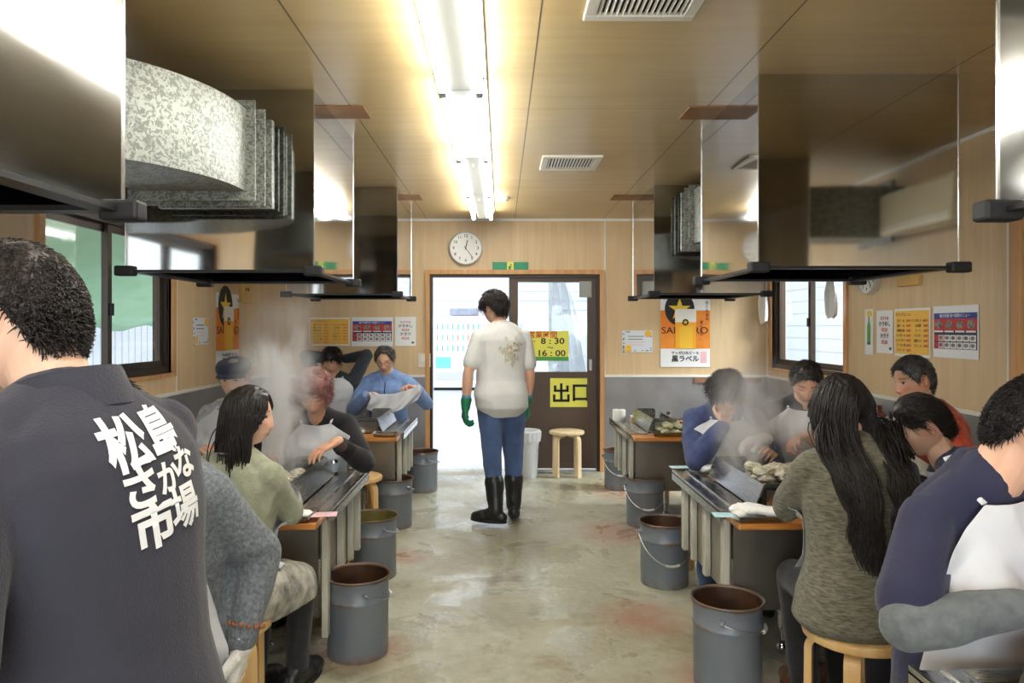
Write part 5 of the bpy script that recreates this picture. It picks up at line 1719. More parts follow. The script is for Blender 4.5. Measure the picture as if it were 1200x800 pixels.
# ---- man in the deep navy tee over grey sleeves, nearest on the right
R = Rig(1.225, 1.90, -164, 1.06, False, True, seat=.505, lean=5, bend=14, side=9, head=(50, 33, 0),
        rh=dict(t=(1.13, 1.56, .90), d=(1, -.2, -.15), n=(0, 0, -1), curl=.5, pole=(1.0, -.2, -.6)), lh=dict(t=(1.42, 1.60, .84), curl=.5), ak=.93)
p = make(R, 'light', SK_A, 'man in navy tee over grey sleeves wearing a paper bib, nearest at right edge', .0032)
hair(R, p, BLK, 'short', .018, .006, 7000, .016, seed=33, lift=.5)
for sd in (1, -1): top_cloth(R, p, 'undersleeve', M_greysl, .002, .98, .009, seed=19, voxel=.006, amp=.005, freq=26, arms_only=True, sides=(sd,))
top_cloth(R, p, 'tee_shirt', M_navyt, .018, .38, .013, -.11, .492, seed=20, voxel=.007, amp=.006, freq=12)
trousers(R, p, 'trousers', M_darkjean); shoes(R, p, M_black)
bib(R, p, -.10, .485, 52, 80, .040, seed=18, amp=.010)

# ---- stools under the seated people and the two empty ones
def seat_for(x, y, label, rot=0.0): return stool(x, y, label, rot, h=.452)
stool(.668, 7.36, 'empty pale birch stool in front of the brown sliding door', .0, M_birch, h=.46)
stool(-1.02, 5.14, 'empty honey coloured stool at the near side of the farthest left table', .3)
seat_for(1.245, 2.54, 'birch stool under the woman with long black hair', .25)
seat_for(-1.01, 2.62, 'birch stool under the woman in black tights', .2)
seat_for(-.95, 2.16, 'birch stool under the person in the grey sweater', .5)
seat_for(1.80, 2.60, 'birch stool under the woman with the long forelock', .2)
seat_for(1.20, 1.93, 'birch stool under the navy tee man at right edge', .1)
seat_for(1.56, 2.14, 'birch stool under the hidden person at right edge', .1)
seat_for(1.30, 4.40, 'birch stool under the man in navy jersey', .1)
seat_for(1.80, 4.44, 'birch stool under the man looking through steam', .1)
seat_for(2.39, 3.80, 'birch stool under the man in brick red sweatshirt', .1)
seat_for(-1.57, 4.46, 'birch stool under the old man in flat cap', .1)
seat_for(-1.02, 4.26, 'birch stool under the woman with short reddish hair', .1)
seat_for(-1.56, 6.89, 'birch stool under the person with raised arms', .1)
seat_for(-1.05, 6.84, 'birch stool under the man in blue jacket', .1)
# ================================================================== SIGNS AND THINGS ON THE WALLS
M_paper = mat('white paper', (240, 240, 240), 0.5)
M_ink = mat('black ink', (28, 26, 26), 0.6)
M_redink = mat('red ink', (200, 44, 36), 0.6)
M_yel = mat('warm yellow menu paper', (246, 194, 84), 0.5)
M_lemon = mat('lemon yellow sign', (236, 232, 96), 0.45)
M_orange = mat('orange beer print', (232, 122, 34), 0.45, rgb2=(244, 158, 58), nscale=4)
M_gold = mat('gold print', (244, 206, 60), 0.4)
M_amber = mat('amber beer print', (248, 196, 62), 0.4)
M_foamp = mat('foam print', (244, 240, 228), 0.5)
M_bluep = mat('blue print', (50, 66, 150), 0.5)
M_redp = mat('red print', (206, 48, 42), 0.5)
M_navyp = mat('dark navy print', (38, 40, 66), 0.5)
M_pinkp = mat('pink print', (240, 190, 196), 0.5)
M_greenp = mat('bottle green print', (84, 160, 70), 0.5)
M_leaf = mat('dark leaf print', (60, 92, 84), 0.5)
M_dish = mat('grey dish print', (168, 156, 142), 0.5, rgb2=(88, 80, 72), nscale=40)

WALLS = {'back': (0.0,), 'right': (-PI / 2,), 'left': (PI / 2,)}
def wall_pt(w, u, v):
    if w == 'back': return px(u, v, YB - 0.004)
    X = (XR - 0.004) if w == 'right' else (XL + 0.004)
    return px(u, v, F * X / (u - CX))
def on_wall(w, u0, v0, u1, v1, name, label, cat, group=None, vb=None):
    """empty at the middle of a sheet between two photo columns on a wall; returns root, width, height"""
    a, c = wall_pt(w, u0, v0), wall_pt(w, u1, v0)
    wid = (c - a).length if w == 'back' else abs(c.y - a.y)
    um = (u0 + u1) / 2
    top, bot = wall_pt(w, u0, v0), wall_pt(w, u0, v1)
    cen = (a + c) / 2; cen.z = (top.z + bot.z) / 2
    return empty(name, cen, WALLS[w][0], label, cat, group), wid, top.z - bot.z
def sheet(r, x0, z0, x1, z1, m, lay=0, name='print', t=0.0012):
    y = -0.0014 * lay
    return MB().box(x0, y - t, z0, x1, y, z1).build(name, m, r)
def shape(r, pts, m, lay, name='print'):
    y = -0.0014 * lay
    return MB().poly(pts, y - 0.0012, y).build(name, m, r)
def disc(cx, cz, rx, rz=None, n=32): return [(cx + rx * math.cos(2 * PI * k / n), cz + (rz or rx) * math.sin(2 * PI * k / n)) for k in range(n)]
def star(cx, cz, R_, r_): return [(cx + (R_ if k % 2 == 0 else r_) * math.sin(k * PI / 5), cz + (R_ if k % 2 == 0 else r_) * math.cos(k * PI / 5)) for k in range(10)]

def drink_menu(w, u0, v0, u1, v1, label):
    r, W, H = on_wall(w, u0, v0, u1, v1, 'drink_menu', label, 'menu', 'yellow drink menus')
    a, h = W / 2, H / 2
    sheet(r, -a, -h, a, h, M_paper, 0, 'paper'); sheet(r, -a * .94, -h * .90, a * .94, h * .90, M_yel, 1, 'yellow_panel')
    s = H * .085
    lettering('ドリンクメニュー', s * .9, M_ink, -a * .46, h * .74, -.003, r, 'title')
    rows = ['生ビール', '瓶ビール', '焼酎水割', 'ハイボール', 'レモンサワー', 'ウーロン茶', 'オレンジ']
    for i, t in enumerate(rows):
        z = h * (.48 - i * .205)
        lettering(t, s * .82, M_ink, -a * .60, z, -.003, r, 'line'); lettering('500円', s * .8, M_redink, -a * .16, z, -.003, r, 'price')
        if i < 6:
            lettering(['ノンアルコール', '日本酒', 'コーラ', 'サイダー', '緑茶ハイ', 'ジュース'][i], s * .8, M_ink, a * .36, z, -.003, r, 'line'); lettering('300円', s * .8, M_redink, a * .78, z, -.003, r, 'price')
def food_menu(w, u0, v0, u1, v1, label):
    r, W, H = on_wall(w, u0, v0, u1, v1, 'photo_menu', label, 'menu', 'food photo menus')
    a, h = W / 2, H / 2
    sheet(r, -a, -h, a, h, M_paper, 0, 'paper')
    x0, x1 = -a * .95, a * .95
    sheet(r, x0, -h * .66, x1, h * .72, M_navyp, 1, 'dark_panel')
    sheet(r, x0, h * .50, x1, h * .72, M_bluep, 2, 'header'); lettering('焼き牡蠣 食べ放題メニュー', H * .075, M_paper, 0, h * .61, -.0046, r, 'title')
    sheet(r, x0, h * .06, x1, h * .50, M_redp, 2, 'red_band')
    for i in range(4):
        cx = x0 + (x1 - x0) * (i + .5) / 4
        shape(r, disc(cx, h * .28, a * .17, h * .17), M_dish, 3, 'dish_photo'); sheet(r, cx - a * .2, h * -.02, cx + a * .2, h * .05, M_paper, 3, 'caption')
    for j in range(2):
        sheet(r, x0 + W * .02, -h * (.36 + .28 * j) + .0, x0 + W * .09, -h * (.12 + .28 * j), M_redp, 2, 'side_label')
        for i in range(6):
            cx = x0 + W * .105 + (x1 - x0 - W * .11) * i / 6
            sheet(r, cx, -h * (.36 + .28 * j), cx + W * .125, -h * (.12 + .28 * j), M_pinkp if i == 0 else M_paper, 2, 'dish_cell')
            shape(r, disc(cx + W * .062, -h * (.23 + .28 * j), W * .045, h * .075, 14), M_dish, 3, 'dish_photo')
def rice_card(w, u0, v0, u1, v1, label):
    r, W, H = on_wall(w, u0, v0, u1, v1, 'price_card', label, 'menu', 'white price cards')
    a, h = W / 2, H / 2
    sheet(r, -a, -h, a, h, M_paper, 0, 'paper')
    for t, z, m, s in (('おすすめ', .62, M_redink, .8), ('かきめし', .36, M_ink, 1.1), ('¥350', .08, M_redink, 1.1), ('かき汁', -.20, M_ink, 1.1), ('¥250', -.50, M_redink, 1.1)):
        lettering(t, H * .115 * s, m, 0, z * h, -.002, r, 'line', bold=.01)
    shape(r, disc(a * .7, -h * .78, a * .14, h * .07, 12), M_leaf, 1, 'small_mark')
def flyer(w, u0, v0, u1, v1, label, up=False):
    r, W, H = on_wall(w, u0, v0, u1, v1, 'leaf_border_card', label, 'card', 'cards with leaf border')
    a, h = W / 2, H / 2
    sheet(r, -a, -h, a, h, mat('pale blue white card', (226, 232, 238), 0.5), 0, 'paper')
    g = random.Random(4)
    for k in range(26):
        t = g.random(); sd = g.choice('tblr')
        x, z = {'t': (-a + W * t, h * .86), 'b': (-a + W * t, -h * .86), 'l': (-a * .9, -h + H * t), 'r': (a * .9, -h + H * t)}[sd]
        shape(r, disc(x, z, W * .028, W * .018, 8), M_leaf, 1, 'leaf')
    for (x, z) in ((a * .72, h * .68), (-a * .6, -h * .66)): shape(r, disc(x, z, W * .11, W * .11, 16), M_amber, 2, 'orange_fruit')
    for i in range(4):
        z = h * (.42 - .26 * i); sheet(r, -a * .6, z, a * (.45 - .1 * (i % 2)), z + H * .03, M_navyp if i < 2 else M_pinkp, 1, 'text_line')
def beer_poster(w, u0, v0, u1, v1, label):
    r, W, H = on_wall(w, u0, v0, u1, v1, 'beer_poster', label, 'poster', 'beer posters')
    a, h = W / 2, H / 2
    Z = lambda f: h - f * H
    sheet(r, -a, -h, a, h, M_paper, 0, 'paper')
    sheet(r, -a, Z(.735), a, Z(.19), M_orange, 1, 'orange_panel')
    shape(r, disc(-a * .23, Z(.17), W * .30, W * .335), M_ink, 2, 'black_disc')
    shape(r, star(-a * .23, Z(.175), W * .235, W * .09), M_gold, 3, 'gold_star')
    lettering('SAPPORO', H * .135, M_ink, -.02 * a, Z(.48), -.0046, r, 'brand_word', sx=W / (H * .135) / 4.6)
    shape(r, [(-a * .40, Z(.735)), (a * .42, Z(.735)), (a * .44, Z(.20)), (-a * .42, Z(.20))], mat('beer glass print', (250, 176, 48), 0.4), 5, 'glass')
    shape(r, [(-a * .24, Z(.735)), (a * .28, Z(.735)), (a * .28, Z(.42)), (-a * .24, Z(.42))], M_amber, 6, 'beer')
    shape(r, [(-a * .41, Z(.36)), (a * .43, Z(.36)), (a * .44, Z(.185)), (a * .36, Z(.17)), (-a * .36, Z(.17)), (-a * .42, Z(.185))], M_foamp, 6, 'foam')
    shape(r, disc(0.0, Z(.36), W * .065, W * .065, 20), M_ink, 7, 'glass_emblem'); shape(r, star(0, Z(.36), W * .05, W * .02), M_gold, 8, 'small_star')
    for i, t in enumerate('丸くなるな。'): lettering(t, H * .055, M_ink, a * .88, Z(.08 + i * .058), -.0046, r, 'vertical_line')
    for i, t in enumerate('星になれ。'): lettering(t, H * .050, M_ink, a * .66, Z(.36 + i * .058), -.0046, r, 'vertical_line')
    lettering('サッポロ生ビール', H * .05, M_ink, 0, Z(.80), -.003, r, 'line', bold=.012)
    lettering('黒ラベル', H * .098, M_ink, 0, Z(.885), -.003, r, 'line', bold=.022)
    sheet(r, a * .62, Z(.94), a * .86, Z(.78), M_pinkp, 1, 'small_print')

drink_menu('back', 362, 372, 410, 405, 'yellow drink menu on the back wall above the person with raised arms')
food_menu('back', 412, 371.5, 460.5, 405.5, 'red and blue food photo menu on the back wall left of the door')
rice_card('back', 463, 371, 487.5, 405, 'white price card on the back wall above the man in blue jacket')
flyer('back', 729, 387, 764.5, 412.5, 'landscape card with leaf border on the back wall right of the door')
beer_poster('back', 774, 348, 832, 430, 'orange beer poster on the back wall over the bowed man')
drink_menu('right', 1048.5, 362, 1090.5, 416.5, 'yellow drink menu on the right wall')
food_menu('right', 1094, 359, 1147, 418, 'red and blue food photo menu on the right wall')
rice_card('right', 1027.5, 364, 1046.5, 413, 'white price card on the right wall beside the yellow menu')
flyer('left', 226, 372, 244, 404, 'upright card with leaf border on the left wall beside the window')
beer_poster('left', 253, 342, 280, 436, 'orange beer poster on the left wall above the flat cap')
r, W, H = on_wall('right', 1013.7, 362.5, 1023.4, 415, 'bottle_poster', 'narrow white poster of a green bottle on the right wall', 'poster')
sheet(r, -W / 2, -H / 2, W / 2, H / 2, M_paper, 0, 'paper')
shape(r, [(-W * .2, -H * .28), (W * .2, -H * .28), (W * .2, H * .12), (W * .07, H * .24), (W * .07, H * .38), (-W * .07, H * .38), (-W * .07, H * .24), (-W * .2, H * .12)], M_greenp, 1, 'bottle')
shape(r, disc(W * .1, H * .40, W * .3, H * .07), M_gold, 2, 'yellow_burst'); sheet(r, -W * .2, -H * .28, W * .2, -H * .22, M_leaf, 2, 'bottle_base')

# plaques, switches, small boxes
M_plq = mat('pale wooden plaque', (226, 188, 112), 0.5, rgb2=(206, 164, 92), nscale=4)
for w, u0, v0, u1, v1, lab in (('right', 1055, 322, 1080, 336, 'blank tan wooden plaque high on the right wall under the hood'), ('left', 280, 332, 293, 354, 'small tan wooden plaque beside the left beer poster')):
    r, W, H = on_wall(w, u0, v0 - 10, u1, v1, 'wooden_plaque', lab, 'plaque')
    m = MB(); m.bbox(-W / 2, -.025, -H / 2, W / 2, 0.002, H / 2, .004); m.build('board', M_plq, r)
    if w == 'left':
        m = MB()
        for k in range(2): m.box(-W * .12 + k * W * .2, -.027, -.015, -W * .02 + k * W * .2, -.025, .015)
        m.build('dark_mark', M_ink, r)
M_sw = mat('ivory switch plastic', (226, 222, 204), 0.4)
for w, u0, v0, u1, v1, lab in (('right', 1058, 424, 1068, 444.5, 'ivory remote control in its holder on the right wall'), ('left', 296, 409, 300, 429, 'ivory switch plate on the left wall near the corner'), ('back', 490, 414, 504.5, 430, 'white switch plate on the back wall beside the doorway')):
    r, W, H = on_wall(w, u0, v0, u1, v1, 'switch_plate', lab, 'switch')
    m = MB(); m.bbox(-W / 2, -.012, -H / 2, W / 2, 0.002, H / 2, .003); m.build('plate', M_sw, r)
    m = MB(); m.bbox(-W * .3, -.02, -H * .1, W * .3, -.012, H * .34, .003); m.build('rocker', M_white, r)

# clocks
def clock(w, c, rad, label, hh, mm):
    r = empty('wall_clock', c, WALLS[w][0], label, 'clock', None)
    Mr = Matrix.Rotation(PI / 2, 4, 'X')
    def lat(prof, name, m):
        mb = MB(); mb.smooth = True
        mb.lathe(prof, 56); mb.v = [tuple(Mr @ Vector(p)) for p in mb.v]
        return mb.build(name, m, r)
    lat([(0, 0), (rad, 0), (rad, .03), (rad * .985, .042), (rad * .93, .045), (rad * .915, .034)], 'rim', mat('silver grey clock rim', (206, 204, 200), 0.3, 0.4))
    lat([(0, .033), (rad * .92, .033)], 'face', mat('white clock face', (240, 240, 236), 0.4))
    for k in range(1, 13):
        a = k * PI / 6
        lettering(str(k), rad * .25, M_ink, math.sin(a) * rad * .72, math.cos(a) * rad * .72, -.0345, r, 'numeral', bold=.008)
    def hand(ang, L, wd, name):
        M = Matrix.Rotation(ang, 4, 'Y')
        mb = MB(); mb.box(-wd, -.039, -L * .2, wd, -.0365, L, M); mb.build(name, M_ink, r)
    hand((hh + mm / 60) * PI / 6, rad * .48, rad * .026, 'hour_hand'); hand(mm * PI / 30, rad * .72, rad * .017, 'minute_hand')
    return r
c = wall_pt('back', 546, 291); clock('back', c, .176, 'round white wall clock above the doorway showing twelve twenty four', 12, 24)
clock('right', V(XR - .003, 5.46, 1.90), .15, 'round clock on the right wall half hidden by the hood', 12, 24)

# green exit plate above the door
r, W, H = on_wall('back', 577, 307, 619, 321, 'exit_plate', 'green emergency exit plate above the doorway', 'sign')
M_exg = mat('emergency green', (38, 150, 104), 0.45)
sheet(r, -W / 2, -H / 2, W / 2, H / 2, M_exg, 0, 'plate', .006)
sheet(r, -W * .09, -H * .5, W * .09, H * .5, M_lemon, 5, 'pale_square')
mb = MB()
for (x0, z0, x1, z1, t) in ((-.01, .005, .006, -.02, .006), (.006, -.02, .002, -.045, .005), (-.01, .005, -.022, -.03, .005), (0, .02, -.01, .0, .009), (0, .015, .02, .01, .004), (0, .018, -.022, .012, .004)):
    d = Vector((x1 - x0, 0, z1 - z0)); nn = Vector((-d.z, 0, d.x)).normalized() * t
    mb.add([V(x0, -.0092, z0) + nn, V(x1, -.0092, z1) + nn, V(x1, -.0092, z1) - nn, V(x0, -.0092, z0) - nn], [(0, 1, 2, 3)])
mb.poly(disc(.006, .034, .009, .009, 12), -.0094, -.009); mb.build('running_figure', M_exg, r)
sheet(r, W * .16, -H * .3, W * .32, -H * .18, M_gold, 5, 'small_line')

# signs on the sliding door
LYf = YB + 0.05
r = empty('hours_sign', (.50, LYf + .006, 1.50 + (384 - 405.5) / 112.5), 0, 'yellow opening hours sign on the glass of the sliding door', 'sign')
W, H = .43, .315
sheet(r, -W / 2, -H / 2, W / 2, H / 2, M_paper, 0, 'sheet'); sheet(r, -W / 2, H * .08, W / 2, H / 2, M_lemon, 1, 'yellow_band'); sheet(r, -W / 2, -H / 2, W / 2, -H * .36, M_greenp, 1, 'green_band'); sheet(r, -W / 2, -H * .36, W / 2, H * .08, M_lemon, 1, 'yellow_field')
lettering('営業時間', .078, M_redink, -.06, H * .36, -.003, r, 'heading', bold=.015)
lettering('8 : 30', .088, M_ink, .045, H * .155, -.003, r, 'opening_time', bold=.016, sx=1.25)
lettering('〜', .07, M_ink, .02, -.022, -.003, r, 'until_mark', bold=.01)
lettering('16 : 00', .088, M_ink, .03, -H * .25, -.003, r, 'closing_time', bold=.016, sx=1.25)
lettering('AM', .03, M_redink, -.16, H * .15, -.003, r, 'small_word'); lettering('PM', .03, M_redink, -.17, -H * .13, -.003, r, 'small_word')
r = empty('exit_sign', ((669.5 - 587) / 112, LYf + .006, 1.5 + (384 - 460.5) / 112.2), 0, 'yellow sign with two bold black characters on the brown door', 'sign')
W, H = .435, .305
sheet(r, -W / 2, -H / 2, W / 2, H / 2, M_lemon, 0, 'sheet')
def bars(cx, L, name):
    mb = MB()
    for x0, z0, x1, z1 in L: mb.box(cx + x0, -.003, z0, cx + x1, -.0012, z1)
    mb.build(name, M_ink, r)
t = .026
bars(-.100, [(-t / 2, -.085, t / 2, .098), (-.078, .008, .078, .008 + t * .9), (-.078, .008, -.078 + t, .075), (.078 - t, .008, .078, .075), (-.088, -.098, .088, -.098 + t), (-.088, -.098, -.088 + t, -.02), (.088 - t, -.098, .088, -.02)], 'character')
bars(.105, [(-.085, -.09, -.085 + t, .085), (.085 - t, -.09, .085, .085), (-.085, .06, .085, .085), (-.085, -.08, .085, -.055)], 'character')
m = MB(); m.bbox(.825, LYf - .012, 1.82, .955, LYf + .0, 1.99, .004); tag(m.build('grey_card_holder', mat('grey card', (168, 168, 160), 0.5)), 'blank grey plate at the top corner of the sliding door', 'plate')

# ================================================================== STREET SIDE
def vending(x0, x1, y, label, h=1.8):
    r = empty('vending_machine', ((x0 + x1) / 2, y, -.02), 0, label, 'vending machine', 'white vending machines across the street')
    w = (x1 - x0) / 2
    Mv = mat('white vending machine paint', (240, 241, 244), 0.35)
    m = MB(); m.bbox(-w, 0, .07, w, .7, h, .02); m.build('cabinet', Mv, r)
    m = MB(); m.box(-w + .03, .04, 0, w - .03, .66, .07); m.build('plinth', M_dark, r)
    m = MB(); m.box(-w + .05, -.012, h * .50, w - .05, .0, h - .08); m.build('display_window', mat('lit display backing', (232, 240, 250), 0.3, emit=0.5), r)
    cols = [mat('can ' + str(i), c_, 0.4) for i, c_ in enumerate([(120, 196, 150), (206, 150, 130), (150, 160, 190), (240, 240, 240), (130, 206, 210), (220, 190, 110)])]
    n_ = 9
    for row in range(3):
        for k in range(n_):
            m = MB(); m.smooth = True
            x = -w + .12 + k * (2 * w - .24) / (n_ - 1); z = h * .53 + row * h * .145
            m.cyl((x, -.035, z), .028, .14, 12); m.build('sample_can', cols[(k * (row + 2) + row) % 6], r)
        m = MB(); m.box(-w + .06, -.05, h * .53 + row * h * .145 - .03, w - .06, -.01, h * .53 + row * h * .145 - .012); m.build('shelf_strip', mat('grey strip', (150, 152, 160), .5), r)
    m = MB(); m.bbox(-w + .08, -.015, h * .30, -w * .28, 0, h * .45, .004); m.build('teal_panel', mat('teal advert', (120, 214, 208), 0.4), r)
    m = MB(); m.bbox(w * .3, -.015, h * .32, w * .55, 0, h * .42, .004); m.build('coin_panel', mat('dark coin panel', (70, 72, 86), 0.4), r)
    m = MB(); m.bbox(-w + .08, -.02, h * .14, w - .08, .0, h * .25, .006); m.build('outlet_flap', mat('grey flap', (196, 200, 208), 0.4), r)
vending(-1.66, -.42, 17.6, 'left white drink vending machine seen through the open doorway')
vending(-.34, .62, 17.7, 'right white vending machine partly behind the standing man')
m = MB(); m.bbox(-1.25, 17.7, 1.80, -.55, 18.2, 1.98, .03); tag(m.build('cooling_unit', mat('grey unit', (150, 156, 172), 0.5, noise=.2, nscale=5)), 'grey box lying on top of the left vending machine', 'box')
# clear vinyl sheet hanging outside the door
P = []
for i in range(22):
    row = []
    for j in range(16):
        s = j / 15; z = 2.0 - i / 21 * 1.2
        wv = .03 * math.sin(s * 17 + z * 2) + .02 * math.sin(s * 31 - z * 5)
        row.append(V(.52 + s * (.20 + .28 * (1 - (z - .8) / 1.2) ** .8), YB + .34 + wv, z))
    P.append(row)
m = MB(); m.smooth = True; m.grid(P)
vs = m.build('vinyl_sheet', mat('cloudy clear vinyl', (226, 230, 238), 0.12, alpha=0.42, spec=0.8))
so = vs.modifiers.new('t', 'SOLIDIFY'); so.thickness = .002
rl = MB(); rl.tube([(.45, YB + .34, 2.005), (1.05, YB + .34, 2.005)], .012, 10)
for xx in (.48, 1.02): rl.tube([(xx, YB + WT, 2.005), (xx, YB + .34, 2.005)], .008, 8)
rl.build('hanging_rail', mat('steel rail', (170, 170, 172), .35, .8), vs)
tag(vs, 'cloudy clear vinyl sheet hanging outside behind the door glass', 'vinyl sheet')
# green awning, shutter front and building seen through the left window
M_awn = mat('green awning cloth', (172, 220, 176), 0.6, rgb2=(186, 228, 188), nscale=3)
P = []
for i in range(14):
    t = i / 13
    P.append([V(-2.9 - 2.6 * t, 3.2 + .35 * k, 2.45 - .95 * t ** 1.25 - .05 * math.sin(k * 1.3) * t) for k in range(28)])
m = MB(); m.smooth = True; m.grid(P); aw = m.build('awning', M_awn); so = aw.modifiers.new('t', 'SOLIDIFY'); so.thickness = .01
tag(aw, 'green cloth awning outside the left window', 'awning')
b = MB()
for k in range(60): b.box(-7.5, 2 + k * .25, -.2, -7.3, 2 + k * .25 + .2, 3.0); b.box(-7.5, 2 + k * .25 + .2, -.2, -7.32, 2 + k * .25 + .25, 3.0)
struct(b.build('wall_shutter', mat('pale corrugated shutter', (206, 208, 212), 0.5)), 'pale corrugated shutter across the lane left of the window')
b = MB()
for k in range(24): b.box(6.2, -2, -.2 + k * .25, 6.4, 22, .03 + k * .25); b.box(6.22, -2, .03 + k * .25, 6.4, 22, .05 + k * .25)
struct(b.build('wall_neighbour', mat('white neighbour siding', (226, 230, 236), 0.6)), 'white siding of the house outside the right window')

# litter bin by the door
r = empty('litter_bin', (.255, 7.30, 0), 0, 'white plastic litter bin with bag beside the standing man', 'bin')
m = MB(); m.smooth = True; m.lathe([(0, .004), (.105, .0), (.11, .01), (.135, .44), (.142, .445), (.142, .455), (.13, .455), (.105, .02), (0, .016)], 40); m.build('body', mat('white bin plastic', (220, 222, 226), 0.4), r)
m = MB(); m.smooth = True
rr = []
for z, q in ((.36, .139), (.42, .148), (.462, .149), (.475, .138), (.46, .128), (.40, .122)):
    rr.append([V((q + .004 * math.sin(k * 3.1)) * math.cos(2 * PI * k / 40), (q + .004 * math.sin(k * 3.1)) * math.sin(2 * PI * k / 40), z + .008 * math.sin(k * 1.7) * (z < .4)) for k in range(40)])
m.ring_loft(rr, True, False); m.build('bin_bag', mat('thin white plastic bag', (240, 242, 246), 0.3, alpha=0.85), r)

# ================================================================== THINGS ON THE TABLES
M_tray = steel_mat('tray steel', (190, 190, 190), (150, 150, 146), 0.25, 0.02)
M_gl = M_glove_w
def tray(x, y, rot, label, w=.22, d=.15, h=.028, z=.6915):
    r = empty('metal_tray', (x, y, z), rot, label, 'tray', 'steel trays on the tables')
    m = MB(); a, c = w / 2, d / 2; i = .012
    o0 = [V(-a + i, -c + i, 0), V(a - i, -c + i, 0), V(a - i, c - i, 0), V(-a + i, c - i, 0)]
    o1 = [V(-a, -c, h), V(a, -c, h), V(a, c, h), V(-a, c, h)]
    e1 = [V(-a - .008, -c - .008, h), V(a + .008, -c - .008, h), V(a + .008, c + .008, h), V(-a - .008, c + .008, h)]
    n1 = [p + V(0, 0, -.002) for p in e1]
    i1 = [V(-a + .002, -c + .002, h - .001), V(a - .002, -c + .002, h - .001), V(a - .002, c - .002, h - .001), V(-a + .002, c - .002, h - .001)]
    i0 = [V(-a + i + .002, -c + i + .002, .002), V(a - i - .002, -c + i + .002, .002), V(a - i - .002, c - i - .002, .002), V(-a + i + .002, c - i - .002, .002)]
    m.ring_loft([o0, o1, n1, e1, i1, i0])
    m.build('pan', M_tray, r)
    return r
def lump_glove(x, y, z, rot, label):
    """an empty work glove lying flat"""
    sh = Shape()
    sh.rcone((0, 0, .016), (.07, 0, .018), .022, .026, 12, 1.6, (0, 1, 0))
    for k, (o, L) in enumerate(((.030, .06), (.011, .07), (-.010, .066), (-.029, .05))):
        sh.rcone((.06, o, .017), (.085 + L * .55, o * 1.15, .019), .011, .0105, 10); sh.rcone((.085 + L * .55, o * 1.15, .019), (.085 + L * .72, o * 1.15, .010), .0105, .008, 10)
    sh.rcone((.02, .02, .017), (.055, .058, .015), .013, .010, 10); sh.rcone((-.05, 0, .016), (0, 0, .016), .022, .021, 12, 1.5, (0, 1, 0))
    me = remeshed(sh, 'work_glove', .0045, 2); P_ = coords(me); P_[:, 2] = np.maximum(P_[:, 2], 0.0005); set_coords(me, P_); wrinkle(me, .002, 60, 4)
    me.materials.append(M_gl); o = bpy.data.objects.new('work_glove', me); COL.objects.link(o)
    o.location = (x, y, z); o.rotation_euler = (0, 0, rot)
    return tag(o, label, 'glove', 'empty white work gloves')
def knife(x, y, z, rot, label, tilt=.0):
    r = empty('oyster_knife', (x, y, z), rot, label, 'knife', 'oyster knives with wooden handles'); r.rotation_euler = (0, tilt, rot)
    m = MB(); m.smooth = True; m.tube([(0, 0, .0), (.01, 0, 0), (.06, 0, 0), (.10, 0, 0), (.105, 0, 0)], [.009, .012, .0135, .011, .008], 14); m.build('handle', mat('worn wooden handle', (178, 150, 108), 0.5, noise=.15, nscale=12), r)
    m = MB(); m.box(.10, -.008, -.0012, .17, .008, .0012); m.build('blade', M_chrome, r)
def card(x, y, z, rot, m_, label, w=.105, d=.075):
    r = empty('order_card', (x, y, z), rot, label, 'card', 'small order cards on the table edges')
    m = MB(); m.box(-w / 2, -d / 2, 0, w / 2, d / 2, .0012); m.build('card', m_, r)
    m = MB()
    for k in range(3): m.box(-w * .34, d * (.22 - k * .2), .0012, w * (.3 - .1 * k), d * (.25 - k * .2), .0015)
    m.build('written_line', mat('soft grey ink', (130, 136, 146), 0.6), r)
M_pbl = mat('pale blue card', (190, 226, 236), 0.5); M_ppk = mat('pale pink card', (244, 200, 206), 0.5)
def cup(x, y, z, label, r0=.033, h=.075, m_=None):
    r = empty('paper_cup', (x, y, z), 0, label, 'cup', 'white cups on the far right table')
    m = MB(); m.smooth = True; m.lathe([(0, .001), (r0 * .74, 0), (r0, h), (r0 * 1.05, h + .002), (r0 * .97, h + .003), (r0 * .72, .004), (0, .004)], 28); m.build('cup', m_ or mat('white cup', (240, 240, 240), 0.4), r)
def sticks(x, y, z, rot, label):
    r = empty('chopsticks', (x, y, z), rot, label, 'chopsticks', 'pairs of wooden chopsticks')
    for k in (-1, 1):
        m = MB(); m.tube([(-.11, k * .006, 0), (.11, k * .011, 0)], [.0024, .0040], 6); m.build('stick', mat('pale chopstick wood', (232, 210, 160), 0.5), r)

# oysters: rough shells, several kinds copied about
M_shell = mat('rough oyster shell', (142, 136, 118), 0.75, rgb2=(206, 200, 180), nscale=16, bump=0.8, bscale=50)
M_shell2 = mat('greenish oyster shell', (122, 124, 92), 0.75, rgb2=(196, 190, 156), nscale=16, bump=0.8, bscale=50)
def oyster_mesh(seed, m_):
    v, f = _ico(4)
    x, y, z = v[:, 0], v[:, 1], v[:, 2]
    t = (y + 1) / 2
    wdt = .55 + .5 * np.sin(np.clip(t, 0, 1) * 2.4)
    P_ = np.stack([.036 * x * wdt, .055 * y, .017 * z * (1.0 - .2 * t)], 1)
    P_[:, 2] += .006 * (1 - (x ** 2 + y ** 2))
    nn = v * np.array([1, 1, 1.3])
    rid = .003 * np.abs(np.sin(np.sqrt(x ** 2 + (y + 1) ** 2) * 11 + np_noise(v, 4, seed))) + .003 * np_noise(v, 9, seed) + .0016 * np_noise(v, 24, seed + 1)
    P_ = P_ + nn * rid[:, None]
    me = bpy.data.meshes.new('oyster'); me.from_pydata(P_.tolist(), [], f); me.polygons.foreach_set('use_smooth', [True] * len(f)); me.materials.append(m_); me.update()
    return me
